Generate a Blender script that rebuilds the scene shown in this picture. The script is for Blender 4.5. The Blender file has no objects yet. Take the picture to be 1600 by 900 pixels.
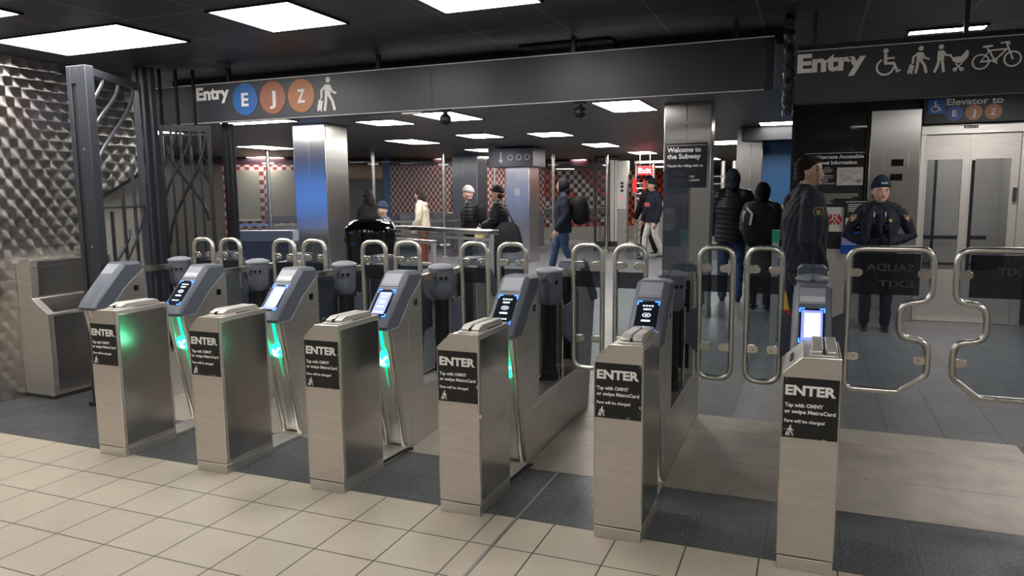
import bpy, math, random
import numpy as np
from mathutils import Vector, Matrix
random.seed(7)
SC = bpy.context.scene
COL = SC.collection
PI = math.pi

# ------------------------------------------------------------------ camera, world, exposure
cam_d = bpy.data.cameras.new('camera')
cam_o = bpy.data.objects.new('camera', cam_d)
COL.objects.link(cam_o)
YAW, PIT, ROL = 0.384193426, 0.124185917, -0.00983255824
cy, sy, cp, sp, cr, sr = math.cos(YAW), math.sin(YAW), math.cos(PIT), math.sin(PIT), math.cos(ROL), math.sin(ROL)
r0 = Vector((cy, sy, 0)); f0 = Vector((-sy, cy, 0)); up = Vector((0, 0, 1))
fwd = f0 * cp - up * sp
u0 = up * cp + f0 * sp
rgt = r0 * cr + u0 * sr
upv = u0 * cr - r0 * sr
m = Matrix((rgt, upv, -fwd)).transposed().to_4x4()
m.translation = Vector((3.80272, -3.12809, 1.53625))
cam_o.matrix_world = m
cam_d.sensor_width = 36.0
cam_d.lens = 1148.08 / 1600 * 36.0
cam_d.clip_end = 200
SC.camera = cam_o

SC.view_settings.view_transform = 'Standard'
SC.view_settings.look = 'None'
SC.view_settings.gamma = 1.0
SC.view_settings.use_curve_mapping = False
SC.view_settings.exposure = 0.0

w = bpy.data.worlds.new('world'); SC.world = w
w.use_nodes = True
w.node_tree.nodes['Background'].inputs[0].default_value = (0.6, 0.65, 0.75, 1)
w.node_tree.nodes['Background'].inputs[1].default_value = 0.05
LIGHT = 18.0          # emission of the ceiling light panels

# ------------------------------------------------------------------ materials
def new_mat(name):
    mt = bpy.data.materials.new(name); mt.use_nodes = True
    nt = mt.node_tree
    return mt, nt, nt.nodes['Principled BSDF']

def nd(nt, typ, **kw):
    n = nt.nodes.new(typ)
    for k, v in kw.items():
        setattr(n, k, v)
    return n

def mth(nt, op, a, b=None, c=None, clamp=False):
    n = nt.nodes.new('ShaderNodeMath'); n.operation = op; n.use_clamp = clamp
    for i, v in enumerate((a, b, c)):
        if v is None: continue
        if isinstance(v, (int, float)): n.inputs[i].default_value = v
        else: nt.links.new(v, n.inputs[i])
    return n.outputs[0]

def mixc(nt, fac, a, b):
    n = nt.nodes.new('ShaderNodeMix'); n.data_type = 'RGBA'
    if isinstance(fac, (int, float)): n.inputs[0].default_value = fac
    else: nt.links.new(fac, n.inputs[0])
    for i, v in ((6, a), (7, b)):
        if isinstance(v, (tuple, list)): n.inputs[i].default_value = (*v[:3], 1)
        else: nt.links.new(v, n.inputs[i])
    return n.outputs[2]

def coords(nt, scale=(1, 1, 1)):
    tc = nd(nt, 'ShaderNodeTexCoord')
    mp = nd(nt, 'ShaderNodeMapping')
    mp.inputs['Scale'].default_value = scale
    nt.links.new(tc.outputs['Object'], mp.inputs[0])
    return mp.outputs[0]

def noise(nt, vec, scale, detail=3.0, rough=0.55):
    n = nd(nt, 'ShaderNodeTexNoise')
    n.inputs['Scale'].default_value = scale
    n.inputs['Detail'].default_value = detail
    n.inputs['Roughness'].default_value = rough
    nt.links.new(vec, n.inputs['Vector'])
    return n.outputs['Fac']

def ramp(nt, fac, lo, hi):
    n = nd(nt, 'ShaderNodeMapRange')
    nt.links.new(fac, n.inputs[0])
    n.inputs[1].default_value = lo; n.inputs[2].default_value = hi
    n.inputs[3].default_value = 0; n.inputs[4].default_value = 1
    return n.outputs[0]

def bump(nt, b, height, strength, dist=0.01):
    n = nd(nt, 'ShaderNodeBump')
    n.inputs['Strength'].default_value = strength
    n.inputs['Distance'].default_value = dist
    nt.links.new(height, n.inputs['Height'])
    nt.links.new(n.outputs[0], b.inputs['Normal'])

def mat(name, col, rough=0.5, metal=0.0, var=0.12, nscale=9.0, bmp=0.0, bscale=60.0, stretch=(1, 1, 1), emis=None, estr=0.0, spec=None, coat=0.0):
    mt, nt, b = new_mat(name)
    v = coords(nt, stretch)
    f = noise(nt, v, nscale, 4)
    c2 = tuple(max(0, x * (1 - var)) for x in col)
    c1 = tuple(min(1, x * (1 + var)) for x in col)
    nt.links.new(mixc(nt, f, c1, c2), b.inputs['Base Color'])
    b.inputs['Metallic'].default_value = metal
    rr = mth(nt, 'MULTIPLY_ADD', f, 0.16, rough - 0.08, clamp=True)
    nt.links.new(rr, b.inputs['Roughness'])
    if spec is not None: b.inputs['Specular IOR Level'].default_value = spec
    if coat: b.inputs['Coat Weight'].default_value = coat
    if bmp:
        bump(nt, b, noise(nt, v, bscale, 3), bmp, 0.01)
    if emis:
        b.inputs['Emission Color'].default_value = (*emis, 1); b.inputs['Emission Strength'].default_value = estr
    return mt

M = {}
M['steel'] = mat('brushed_steel', (0.70, 0.675, 0.64), 0.42, 1.0, 0.10, 3.0, 0.10, 40, (1, 1, 12))
M['steel_warm'] = mat('worn_steel', (0.66, 0.62, 0.585), 0.44, 0.85, 0.12, 5.0, 0.06, 30, (1, 1, 8))
M['side_sheet'] = mat('cabinet_side_sheet', (0.52, 0.50, 0.48), 0.18, 1.0, 0.12, 2.5, 0.05, 12)
M['steel_dark'] = mat('side_steel', (0.50, 0.48, 0.465), 0.30, 1.0, 0.16, 2.5, 0.08, 30, (8, 1, 1))
M['steel_bright'] = mat('polished_steel', (0.74, 0.71, 0.67), 0.22, 1.0, 0.05, 8)
M['tube'] = mat('tube_steel', (0.80, 0.77, 0.72), 0.30, 1.0, 0.06, 20, 0.02, 90)
M['col_steel'] = mat('column_steel', (0.66, 0.64, 0.62), 0.18, 1.0, 0.06, 1.4, 0.12, 2.2, (1, 1, 3))
def grain(mt, rough, an):
    # brushed grain: reflections smear sideways round the upright faces
    nt = mt.node_tree; b = nt.nodes['Principled BSDF']
    ge = nd(nt, 'ShaderNodeNewGeometry'); cr_ = nd(nt, 'ShaderNodeVectorMath', operation='CROSS_PRODUCT')
    cr_.inputs[0].default_value = (0.001, 0.002, 1); nt.links.new(ge.outputs['Normal'], cr_.inputs[1])
    nt.links.new(cr_.outputs[0], b.inputs['Tangent']); b.inputs['Anisotropic'].default_value = an
    for l in list(nt.links):
        if l.to_socket == b.inputs['Roughness']: nt.links.remove(l)
    b.inputs['Roughness'].default_value = rough
grain(M['col_steel'], 0.30, 0.75)
M['seam'] = mat('seam_line', (0.05, 0.05, 0.05), 0.6)
M['reader_steel'] = mat('satin_cast_steel', (0.64, 0.61, 0.57), 0.42, 0.6, 0.04)
M['edge'] = mat('edge_bead', (0.80, 0.77, 0.72), 0.25, 1.0, 0.03)
M['grey_plastic'] = mat('grey_plastic', (0.115, 0.13, 0.165), 0.42, 0.0, 0.08, 14, 0.03, 220)
M['grey_light'] = mat('light_grey_plastic', (0.27, 0.29, 0.33), 0.38, 0.0, 0.06, 14, 0.03, 220)
M['grey_pale'] = mat('pale_grey_plastic', (0.50, 0.52, 0.55), 0.4, 0.0, 0.05)
M['wing'] = mat('slate_plastic', (0.075, 0.085, 0.115), 0.5, 0.0, 0.08)
M['black'] = mat('black_metal', (0.012, 0.013, 0.017), 0.38, 0.0, 0.2, 6, 0.05, 60)
M['post_metal'] = mat('charcoal_painted_steel', (0.048, 0.052, 0.066), 0.33, 0.3, 0.15, 5, 0.06, 40)
M['rubber'] = mat('black_rubber', (0.01, 0.01, 0.011), 0.75)
M['gloss_black'] = mat('gloss_black', (0.006, 0.006, 0.007), 0.10, 0.0, 0.1, coat=0.5)
M['crinkle'] = mat('crinkled_black_wrap', (0.012, 0.012, 0.014), 0.18, 0.0, 0.2, 20, 0.9, 45)
M['sign'] = mat('sign_enamel', (0.030, 0.033, 0.048), 0.40, 0.0, 0.05, 2)
M['sign_dark'] = mat('sign_enamel_dark', (0.022, 0.023, 0.029), 0.45, 0.0, 0.05, 2)
M['white'] = mat('white_lettering', (0.90, 0.89, 0.86), 0.5, 0, 0.04)
M['white_metal'] = mat('white_trim', (0.75, 0.74, 0.72), 0.4, 0, 0.04)
M['blue'] = mat('sign_blue', (0.005, 0.13, 0.46), 0.4, 0, 0.04)
M['deep_blue'] = mat('route_blue', (0.012, 0.07, 0.38), 0.4, 0, 0.04)
M['brown'] = mat('route_brown', (0.38, 0.115, 0.055), 0.4, 0, 0.04)
M['orange'] = mat('route_orange', (0.47, 0.155, 0.045), 0.4, 0, 0.04)
M['blue_wall'] = mat('blue_wall_paint', (0.045, 0.13, 0.29), 0.35, 0, 0.07, 1.5)
M['blue_panel'] = mat('bright_blue_panel', (0.12, 0.27, 0.62), 0.4, 0, 0.05, 1.5)
M['beige'] = mat('beige_panel', (0.42, 0.37, 0.28), 0.35, 0, 0.06, 1.2)
M['dark_beige'] = mat('taupe_panel', (0.12, 0.105, 0.085), 0.4, 0, 0.06, 1.2)
M['pale_stone'] = mat('pale_stone', (0.40, 0.38, 0.34), 0.5, 0, 0.1, 3)
M['off_floor'] = mat('pale_terrazzo', (0.42, 0.38, 0.33), 0.4, 0, 0.08, 3)
M['lilac'] = mat('lilac_bench', (0.24, 0.21, 0.23), 0.4, 0.3, 0.06, 2)
M['yellow'] = mat('yellow_paint', (0.75, 0.52, 0.03), 0.45, 0, 0.06)
M['red'] = mat('red_paint', (0.55, 0.02, 0.02), 0.4, 0, 0.06)
M['green_paint'] = mat('green_paint', (0.02, 0.42, 0.20), 0.45)
M['paper'] = mat('paper_white', (0.62, 0.60, 0.56), 0.6, 0, 0.03)
M['room'] = mat('room_wall_paint', (0.30, 0.29, 0.28), 0.5, 0, 0.1, 1)
M['ochre'] = mat('ochre_back_room', (0.55, 0.38, 0.20), 0.6, 0, 0.2, 2)
M['cloth_navy'] = mat('navy_cloth', (0.013, 0.016, 0.028), 0.72, 0, 0.2, 8, 0.35, 26, spec=0.18)
M['uniform'] = mat('uniform_navy_cloth', (0.020, 0.023, 0.036), 0.72, 0, 0.2, 8, 0.35, 26, spec=0.2)
M['cloth_black'] = mat('black_cloth', (0.008, 0.008, 0.010), 0.7, 0, 0.25, 8, 0.4, 22, spec=0.18)
M['puffer'] = mat('black_puffer_nylon', (0.010, 0.010, 0.013), 0.42, 0, 0.25, 8, 0.5, 18, spec=0.18)
M['puffer_grey'] = mat('grey_puffer_nylon', (0.055, 0.052, 0.05), 0.45, 0, 0.25, 8, 0.5, 18, spec=0.18)
M['vest'] = mat('vest_nylon', (0.009, 0.011, 0.020), 0.55, 0, 0.3, 30, 0.5, 60, spec=0.18)
M['cream'] = mat('cream_fleece', (0.60, 0.52, 0.41), 0.85, 0, 0.08, 12, 0.3, 40, spec=0.18)
M['denim'] = mat('blue_denim', (0.035, 0.065, 0.13), 0.8, 0, 0.3, 10, 0.3, 60, spec=0.18)
M['denim_dark'] = mat('dark_denim', (0.018, 0.028, 0.05), 0.8, 0, 0.3, 10, 0.3, 60, spec=0.18)
M['rust'] = mat('rust_trousers', (0.16, 0.05, 0.03), 0.8, 0, 0.2, spec=0.18)
M['pale_trouser'] = mat('pale_trousers', (0.52, 0.50, 0.46), 0.8, 0, 0.15, 14, 0.3, 40, spec=0.18)
M['khaki'] = mat('grey_trousers', (0.07, 0.07, 0.075), 0.8, 0, 0.15, 14, 0.3, 40)
M['grey_cloth'] = mat('grey_knit', (0.33, 0.32, 0.31), 0.9, 0, 0.1, 20, 0.4, 90, spec=0.18)
M['steel_blue'] = mat('grey_blue_jacket', (0.07, 0.085, 0.11), 0.7, 0, 0.4, 14, 0.4, 30, spec=0.18)
M['hat_navy'] = mat('navy_knit', (0.024, 0.040, 0.070), 0.9, 0, 0.15, 30, 0.5, 120, spec=0.18)
M['hair'] = mat('dark_brown_hair', (0.018, 0.012, 0.009), 0.5, 0, 0.4, 20, 0.7, 70, (6, 6, 1), spec=0.18)
M['skin'] = mat('skin', (0.60, 0.37, 0.28), 0.5, 0, 0.07, 18, 0.05, 80)
M['skin_tan'] = mat('tan_skin', (0.42, 0.24, 0.16), 0.5, 0, 0.07, 18, 0.05, 80)
M['lip'] = mat('lips', (0.36, 0.10, 0.08), 0.45)
M['brow'] = mat('eyebrow', (0.035, 0.022, 0.016), 0.8)
M['eye_white'] = mat('eye_white', (0.62, 0.58, 0.54), 0.3)
M['eye_dark'] = mat('iris', (0.02, 0.014, 0.01), 0.2)
M['gold'] = mat('gold_badge', (0.62, 0.42, 0.16), 0.35, 0.6, 0.15, 40)
M['patch'] = mat('patch_thread', (0.50, 0.40, 0.24), 0.7, 0, 0.1, 60)
M['pink'] = mat('pink_logo', (0.62, 0.13, 0.14), 0.7, 0, 0.1)
M['shoe'] = mat('black_shoe', (0.012, 0.012, 0.013), 0.35)
M['sneaker'] = mat('pale_sneaker', (0.5, 0.48, 0.45), 0.6)
M['leather'] = mat('charcoal_leather', (0.012, 0.013, 0.018), 0.5, 0, 0.2, 9, 0.3, 40, spec=0.25)

def emitter(name, col, strength):
    mt, nt, b = new_mat(name)
    b.inputs['Base Color'].default_value = (*[min(1, c) for c in col], 1)
    b.inputs['Emission Color'].default_value = (*col, 1)
    b.inputs['Emission Strength'].default_value = strength
    v = coords(nt); f = noise(nt, v, 3.0)
    nt.links.new(mth(nt, 'MULTIPLY_ADD', f, 0.06 * strength, 0.97 * strength), b.inputs['Emission Strength'])
    return mt
M['panel_light'] = emitter('light_diffuser', (1.0, 0.965, 0.92), LIGHT)
M['hall_light'] = emitter('hall_light_diffuser', (1.0, 0.965, 0.92), LIGHT * 1.5)
M['green_led'] = emitter('green_led', (0.01, 1.0, 0.42), 5.0)
M['green_led_soft'] = emitter('green_led_soft', (0.0, 0.85, 0.36), 2.4)
M['green_reflection'] = emitter('green_reflection', (0.0, 0.6, 0.25), 0.8)  # weak emission for the reflection below the arrow lamp
M['arrow_led'] = emitter('arrow_led', (0.55, 1.0, 0.8), 8.0)
M['blue_led'] = emitter('blue_led', (0.03, 0.16, 1.0), 4.0)
M['blue_led_soft'] = emitter('blue_led_soft', (0.25, 0.30, 0.9), 0.9)
M['screen_text'] = emitter('screen_text', (0.75, 0.88, 1.0), 1.1)
M['white_reflection'] = emitter('white_reflection', (0.85, 0.95, 0.90), 0.95)  # bright reflection on two reader screens, given as emission
M['exit_red'] = emitter('exit_sign_red', (0.55, 0.015, 0.02), 0.8)
M['exit_white'] = emitter('exit_sign_white', (1.0, 0.85, 0.85), 0.9)
M['red_glow'] = emitter('red_indicator', (1.0, 0.05, 0.02), 1.5)
M['ad_blue'] = emitter('backlit_blue_screen', (0.10, 0.30, 0.95), 1.1)
M['screen'] = mat('screen_glass', (0.012, 0.014, 0.022), 0.12)

def glass_mat(name, col=(0.93, 0.97, 0.96), alpha=0.12, rough=0.03, tint=(0.55, 0.60, 0.62)):
    # clear sheet: mostly transparent with a thin reflecting skin
    mt, nt, b = new_mat(name)
    out = nt.nodes['Material Output']
    tr = nd(nt, 'ShaderNodeBsdfTransparent'); tr.inputs[0].default_value = (*col, 1)
    b.inputs['Base Color'].default_value = (*tint, 1)
    b.inputs['Roughness'].default_value = rough
    v = coords(nt); f = noise(nt, v, 5.0)
    lw = nd(nt, 'ShaderNodeLayerWeight'); lw.inputs[0].default_value = 0.25
    fac = mth(nt, 'MULTIPLY_ADD', lw.outputs['Fresnel'], 0.75, alpha)
    fac = mth(nt, 'MULTIPLY_ADD', f, 0.05, fac, clamp=True)
    mx = nd(nt, 'ShaderNodeMixShader')
    nt.links.new(fac, mx.inputs[0]); nt.links.new(tr.outputs[0], mx.inputs[1]); nt.links.new(b.outputs[0], mx.inputs[2])
    nt.links.new(mx.outputs[0], out.inputs[0])
    return mt
M['glass'] = glass_mat('clear_glass', (0.80, 0.84, 0.86), 0.05, 0.03, (0.10, 0.11, 0.13))
M['fin_glass'] = glass_mat('acrylic_sheet', (0.90, 0.94, 0.98), 0.05, 0.05, (0.12, 0.14, 0.19))
M['band'] = glass_mat('dark_glass_band', (0.42, 0.42, 0.44), 0.30, 0.3, (0.02, 0.02, 0.022))
M['far_glass'] = glass_mat('partition_glass', (0.88, 0.90, 0.92), 0.04, 0.02, (0.2, 0.22, 0.25))
M['elev_glass'] = glass_mat('elevator_glass', (0.92, 0.93, 0.95), 0.02, 0.04, (0.12, 0.12, 0.13))
M['board_glass'] = mat('board_dark_glass', (0.030, 0.028, 0.028), 0.05, 0.0, 0.1, 2)
M['mirror_text'] = mat('faint_band_lettering', (0.045, 0.045, 0.048), 0.5)

def tile_mat(name, c1, c2, speck, pitch, phase, grout_w, grout_c, rough=0.35, speckscale=260, dirt=0.25, speckthr=(0.60, 0.68), gb=0.4, spec=0.5):
    mt, nt, b = new_mat(name)
    tc = nd(nt, 'ShaderNodeTexCoord'); sep = nd(nt, 'ShaderNodeSeparateXYZ')
    v = tc.outputs['Object']; nt.links.new(v, sep.inputs[0])
    masks = []; cells = []
    for ax in (0, 1):
        t = mth(nt, 'DIVIDE', mth(nt, 'SUBTRACT', sep.outputs[ax], phase[ax]), pitch[ax])
        cells.append(mth(nt, 'FLOOR', t))
        fr = mth(nt, 'FRACT', t)
        dist = mth(nt, 'MULTIPLY', mth(nt, 'MINIMUM', fr, mth(nt, 'SUBTRACT', 1.0, fr)), pitch[ax])
        masks.append(mth(nt, 'LESS_THAN', dist, grout_w * 0.5))
    g = mth(nt, 'MAXIMUM', masks[0], masks[1])
    comb = nd(nt, 'ShaderNodeCombineXYZ'); nt.links.new(cells[0], comb.inputs[0]); nt.links.new(cells[1], comb.inputs[1])
    wn = nd(nt, 'ShaderNodeTexWhiteNoise'); nt.links.new(comb.outputs[0], wn.inputs['Vector'])
    base = mixc(nt, wn.outputs['Value'], c1, c2)
    sn = ramp(nt, noise(nt, v, speckscale, 1.0), *speckthr)
    base = mixc(nt, sn, base, speck)
    sn2 = ramp(nt, noise(nt, v, speckscale * 0.7, 1.0), 0.64, 0.70)
    base = mixc(nt, mth(nt, 'MULTIPLY', sn2, 0.6), base, tuple(x * 0.45 for x in c1))
    dn = ramp(nt, noise(nt, v, 2.3, 5.0), 0.45, 0.75)
    base = mixc(nt, mth(nt, 'MULTIPLY', dn, dirt), base, tuple(x * 0.55 for x in c1))
    base = mixc(nt, g, base, grout_c)
    nt.links.new(base, b.inputs['Base Color'])
    nt.links.new(mth(nt, 'MULTIPLY_ADD', noise(nt, v, 8, 3), 0.2, rough - 0.1), b.inputs['Roughness'])
    b.inputs['Specular IOR Level'].default_value = spec
    bump(nt, b, mth(nt, 'SUBTRACT', 1.0, g), gb, 0.003)
    return mt
T = 0.3048
M['floor_beige'] = tile_mat('beige_terrazzo_tiles', (0.50, 0.44, 0.355), (0.46, 0.40, 0.325), (0.62, 0.56, 0.47), (T, T), (0, -0.3), 0.007, (0.06, 0.052, 0.045), 0.38)
M['floor_dark'] = tile_mat('dark_granite_tiles', (0.058, 0.061, 0.072), (0.074, 0.077, 0.088), (0.42, 0.42, 0.42), (T, T), (0.018, 0.005), 0.004, (0.028, 0.030, 0.034), 0.38, 150, 0.5, (0.63, 0.67))
M['floor_slate'] = tile_mat('slate_floor_tiles', (0.165, 0.17, 0.185), (0.205, 0.208, 0.222), (0.20, 0.20, 0.20), (0.325, 0.335), (0.10, 0.21), 0.006, (0.05, 0.05, 0.055), 0.36, 90, 0.35)

def plate_mat():
    mt, nt, b = new_mat('scuffed_floor_plate')
    v = coords(nt); v2 = coords(nt, (1, 6, 1))
    f = noise(nt, v, 5, 5); f2 = ramp(nt, noise(nt, v, 26, 3), 0.72, 0.75)
    c = mixc(nt, ramp(nt, f, 0.3, 0.7), (0.52, 0.475, 0.42), (0.38, 0.345, 0.305))
    c = mixc(nt, f2, c, (0.06, 0.055, 0.05))
    nt.links.new(c, b.inputs['Base Color'])
    b.inputs['Metallic'].default_value = 0.45
    b.inputs['Roughness'].default_value = 0.5
    bump(nt, b, noise(nt, v2, 60, 2), 0.15, 0.004)
    return mt
M['plate'] = plate_mat()

def ceiling_mat():
    mt, nt, b = new_mat('black_ceiling_tiles')
    tc = nd(nt, 'ShaderNodeTexCoord'); sep = nd(nt, 'ShaderNodeSeparateXYZ'); v = tc.outputs['Object']
    nt.links.new(v, sep.inputs[0])
    ms = []; cells = []
    for ax, ph in ((0, 0.42), (1, 0.40)):
        t = mth(nt, 'DIVIDE', mth(nt, 'SUBTRACT', sep.outputs[ax], ph), 0.61)
        cells.append(mth(nt, 'FLOOR', t))
        fr = mth(nt, 'FRACT', t)
        ms.append(mth(nt, 'LESS_THAN', mth(nt, 'MINIMUM', fr, mth(nt, 'SUBTRACT', 1.0, fr)), 0.014))
    g = mth(nt, 'MAXIMUM', ms[0], ms[1])
    comb = nd(nt, 'ShaderNodeCombineXYZ'); nt.links.new(cells[0], comb.inputs[0]); nt.links.new(cells[1], comb.inputs[1])
    wn = nd(nt, 'ShaderNodeTexWhiteNoise'); nt.links.new(comb.outputs[0], wn.inputs['Vector'])
    c = mixc(nt, wn.outputs['Value'], (0.013, 0.014, 0.021), (0.032, 0.033, 0.045))
    dust = ramp(nt, noise(nt, v, 1.7, 5), 0.5, 0.8)
    c = mixc(nt, mth(nt, 'MULTIPLY', dust, 0.35), c, (0.07, 0.062, 0.058))
    c = mixc(nt, g, c, (0.13, 0.13, 0.14))
    nt.links.new(c, b.inputs['Base Color'])
    b.inputs['Roughness'].default_value = 0.42
    wv = nd(nt, 'ShaderNodeTexWave'); wv.inputs['Scale'].default_value = 42; nt.links.new(v, wv.inputs['Vector'])
    h = mth(nt, 'ADD', mth(nt, 'MULTIPLY', g, 1.5), mth(nt, 'MULTIPLY', wv.outputs['Fac'], 0.35))
    bump(nt, b, h, 0.35, 0.004)
    return mt
M['ceiling'] = ceiling_mat()

def swirl_mat():
    # engine-turned sheet: overlapping discs of circular brush marks in staggered rows
    mt, nt, b = new_mat('swirled_steel_sheet')
    tc = nd(nt, 'ShaderNodeTexCoord'); sep = nd(nt, 'ShaderNodeSeparateXYZ'); v = tc.outputs['Object']
    nt.links.new(v, sep.inputs[0])
    P_ = 0.125
    vz = mth(nt, 'DIVIDE', sep.outputs[2], P_ * 0.62)
    row = mth(nt, 'FLOOR', vz)
    off = mth(nt, 'MULTIPLY', mth(nt, 'MODULO', row, 2.0), 0.5)
    vy = mth(nt, 'ADD', mth(nt, 'DIVIDE', sep.outputs[1], P_), off)
    col_ = mth(nt, 'FLOOR', vy)
    cb = nd(nt, 'ShaderNodeCombineXYZ'); nt.links.new(row, cb.inputs[0]); nt.links.new(col_, cb.inputs[1])
    wn = nd(nt, 'ShaderNodeTexWhiteNoise'); nt.links.new(cb.outputs[0], wn.inputs['Vector'])
    # centre of each disc sits low in its cell, shifted a little at random
    fz = mth(nt, 'MULTIPLY', mth(nt, 'ADD', mth(nt, 'SUBTRACT', mth(nt, 'FRACT', vz), 0.12), mth(nt, 'MULTIPLY', wn.outputs['Value'], 0.12)), 0.62)
    fy = mth(nt, 'SUBTRACT', mth(nt, 'FRACT', vy), mth(nt, 'MULTIPLY_ADD', wn.outputs['Value'], 0.2, 0.40))
    r = mth(nt, 'SQRT', mth(nt, 'ADD', mth(nt, 'MULTIPLY', fz, fz), mth(nt, 'MULTIPLY', fy, fy)))
    tg = nd(nt, 'ShaderNodeCombineXYZ')
    nt.links.new(fy, tg.inputs[1]); nt.links.new(fz, tg.inputs[2])
    nrm = nd(nt, 'ShaderNodeVectorMath', operation='NORMALIZE'); nt.links.new(tg.outputs[0], nrm.inputs[0])
    b.inputs['Metallic'].default_value = 1.0
    b.inputs['Roughness'].default_value = 0.26
    b.inputs['Anisotropic'].default_value = 0.93
    nt.links.new(nrm.outputs[0], b.inputs['Tangent'])
    nt.links.new(mixc(nt, noise(nt, v, 4, 4), (0.74, 0.72, 0.68), (0.50, 0.48, 0.45)), b.inputs['Base Color'])
    h = mth(nt, 'ADD', mth(nt, 'MULTIPLY', mth(nt, 'SINE', mth(nt, 'MULTIPLY', r, 60.0)), 0.012), mth(nt, 'MULTIPLY', noise(nt, v, 6, 2), 1.0))
    bump(nt, b, h, 0.22, 0.02)
    return mt
M['swirl'] = swirl_mat()

def checker_mat(name, ca, cb, sx, sz, metal=0.0, diag=None):
    mt, nt, b = new_mat(name)
    tc = nd(nt, 'ShaderNodeTexCoord'); sep = nd(nt, 'ShaderNodeSeparateXYZ'); v = tc.outputs['Object']
    nt.links.new(v, sep.inputs[0])
    a = mth(nt, 'FLOOR', mth(nt, 'DIVIDE', sep.outputs[0], sx)); z = mth(nt, 'FLOOR', mth(nt, 'DIVIDE', sep.outputs[2], sz))
    k = mth(nt, 'ABSOLUTE', mth(nt, 'MODULO', mth(nt, 'ADD', a, z), 2.0))
    c = mixc(nt, k, ca, cb)
    if diag:
        # bands of another colour stepping diagonally through the tiles
        dd = mth(nt, 'FRACT', mth(nt, 'DIVIDE', mth(nt, 'ADD', mth(nt, 'MULTIPLY', a, 1.0), z), 14.0))
        msk = mth(nt, 'LESS_THAN', dd, 0.38)
        c2 = mixc(nt, k, diag[0], diag[1])
        c = mixc(nt, msk, c, c2)
    nt.links.new(c, b.inputs['Base Color']); b.inputs['Roughness'].default_value = 0.3
    return mt
M['checker'] = checker_mat('red_and_pink_tile_pattern', (0.72, 0.47, 0.39), (0.16, 0.018, 0.014), 0.07, 0.10)
M['checker_small'] = checker_mat('red_and_white_trim_tiles', (0.55, 0.45, 0.38), (0.22, 0.02, 0.015), 0.12, 0.12)
M['checker_red'] = checker_mat('red_orange_tile_pattern', (0.55, 0.08, 0.02), (0.06, 0.008, 0.012), 0.15, 0.15, diag=((0.60, 0.50, 0.42), (0.05, 0.012, 0.015)))
M['maroon'] = mat('maroon_tiles', (0.035, 0.009, 0.012), 0.3)

def label_mat():
    mt, nt, b = new_mat('worn_black_sticker')
    tc = nd(nt, 'ShaderNodeTexCoord')
    ge = nd(nt, 'ShaderNodeNewGeometry'); v = ge.outputs['Position']
    gs = nd(nt, 'ShaderNodeSeparateXYZ'); nt.links.new(tc.outputs['Generated'], gs.inputs[0])
    n = noise(nt, v, 38, 4, 0.7)
    e = mth(nt, 'MINIMUM', gs.outputs[0], mth(nt, 'SUBTRACT', 1.0, gs.outputs[0]))
    e = mth(nt, 'MINIMUM', e, gs.outputs[2])
    e = mth(nt, 'MULTIPLY', e, 2.5, clamp=True)
    wmask = mth(nt, 'GREATER_THAN', mth(nt, 'SUBTRACT', n, mth(nt, 'MULTIPLY', e, 0.28)), 0.605)
    nt.links.new(mixc(nt, wmask, (0.010, 0.010, 0.011), (0.42, 0.39, 0.36)), b.inputs['Base Color'])
    b.inputs['Roughness'].default_value = 0.5
    return mt
M['label'] = label_mat()

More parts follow.
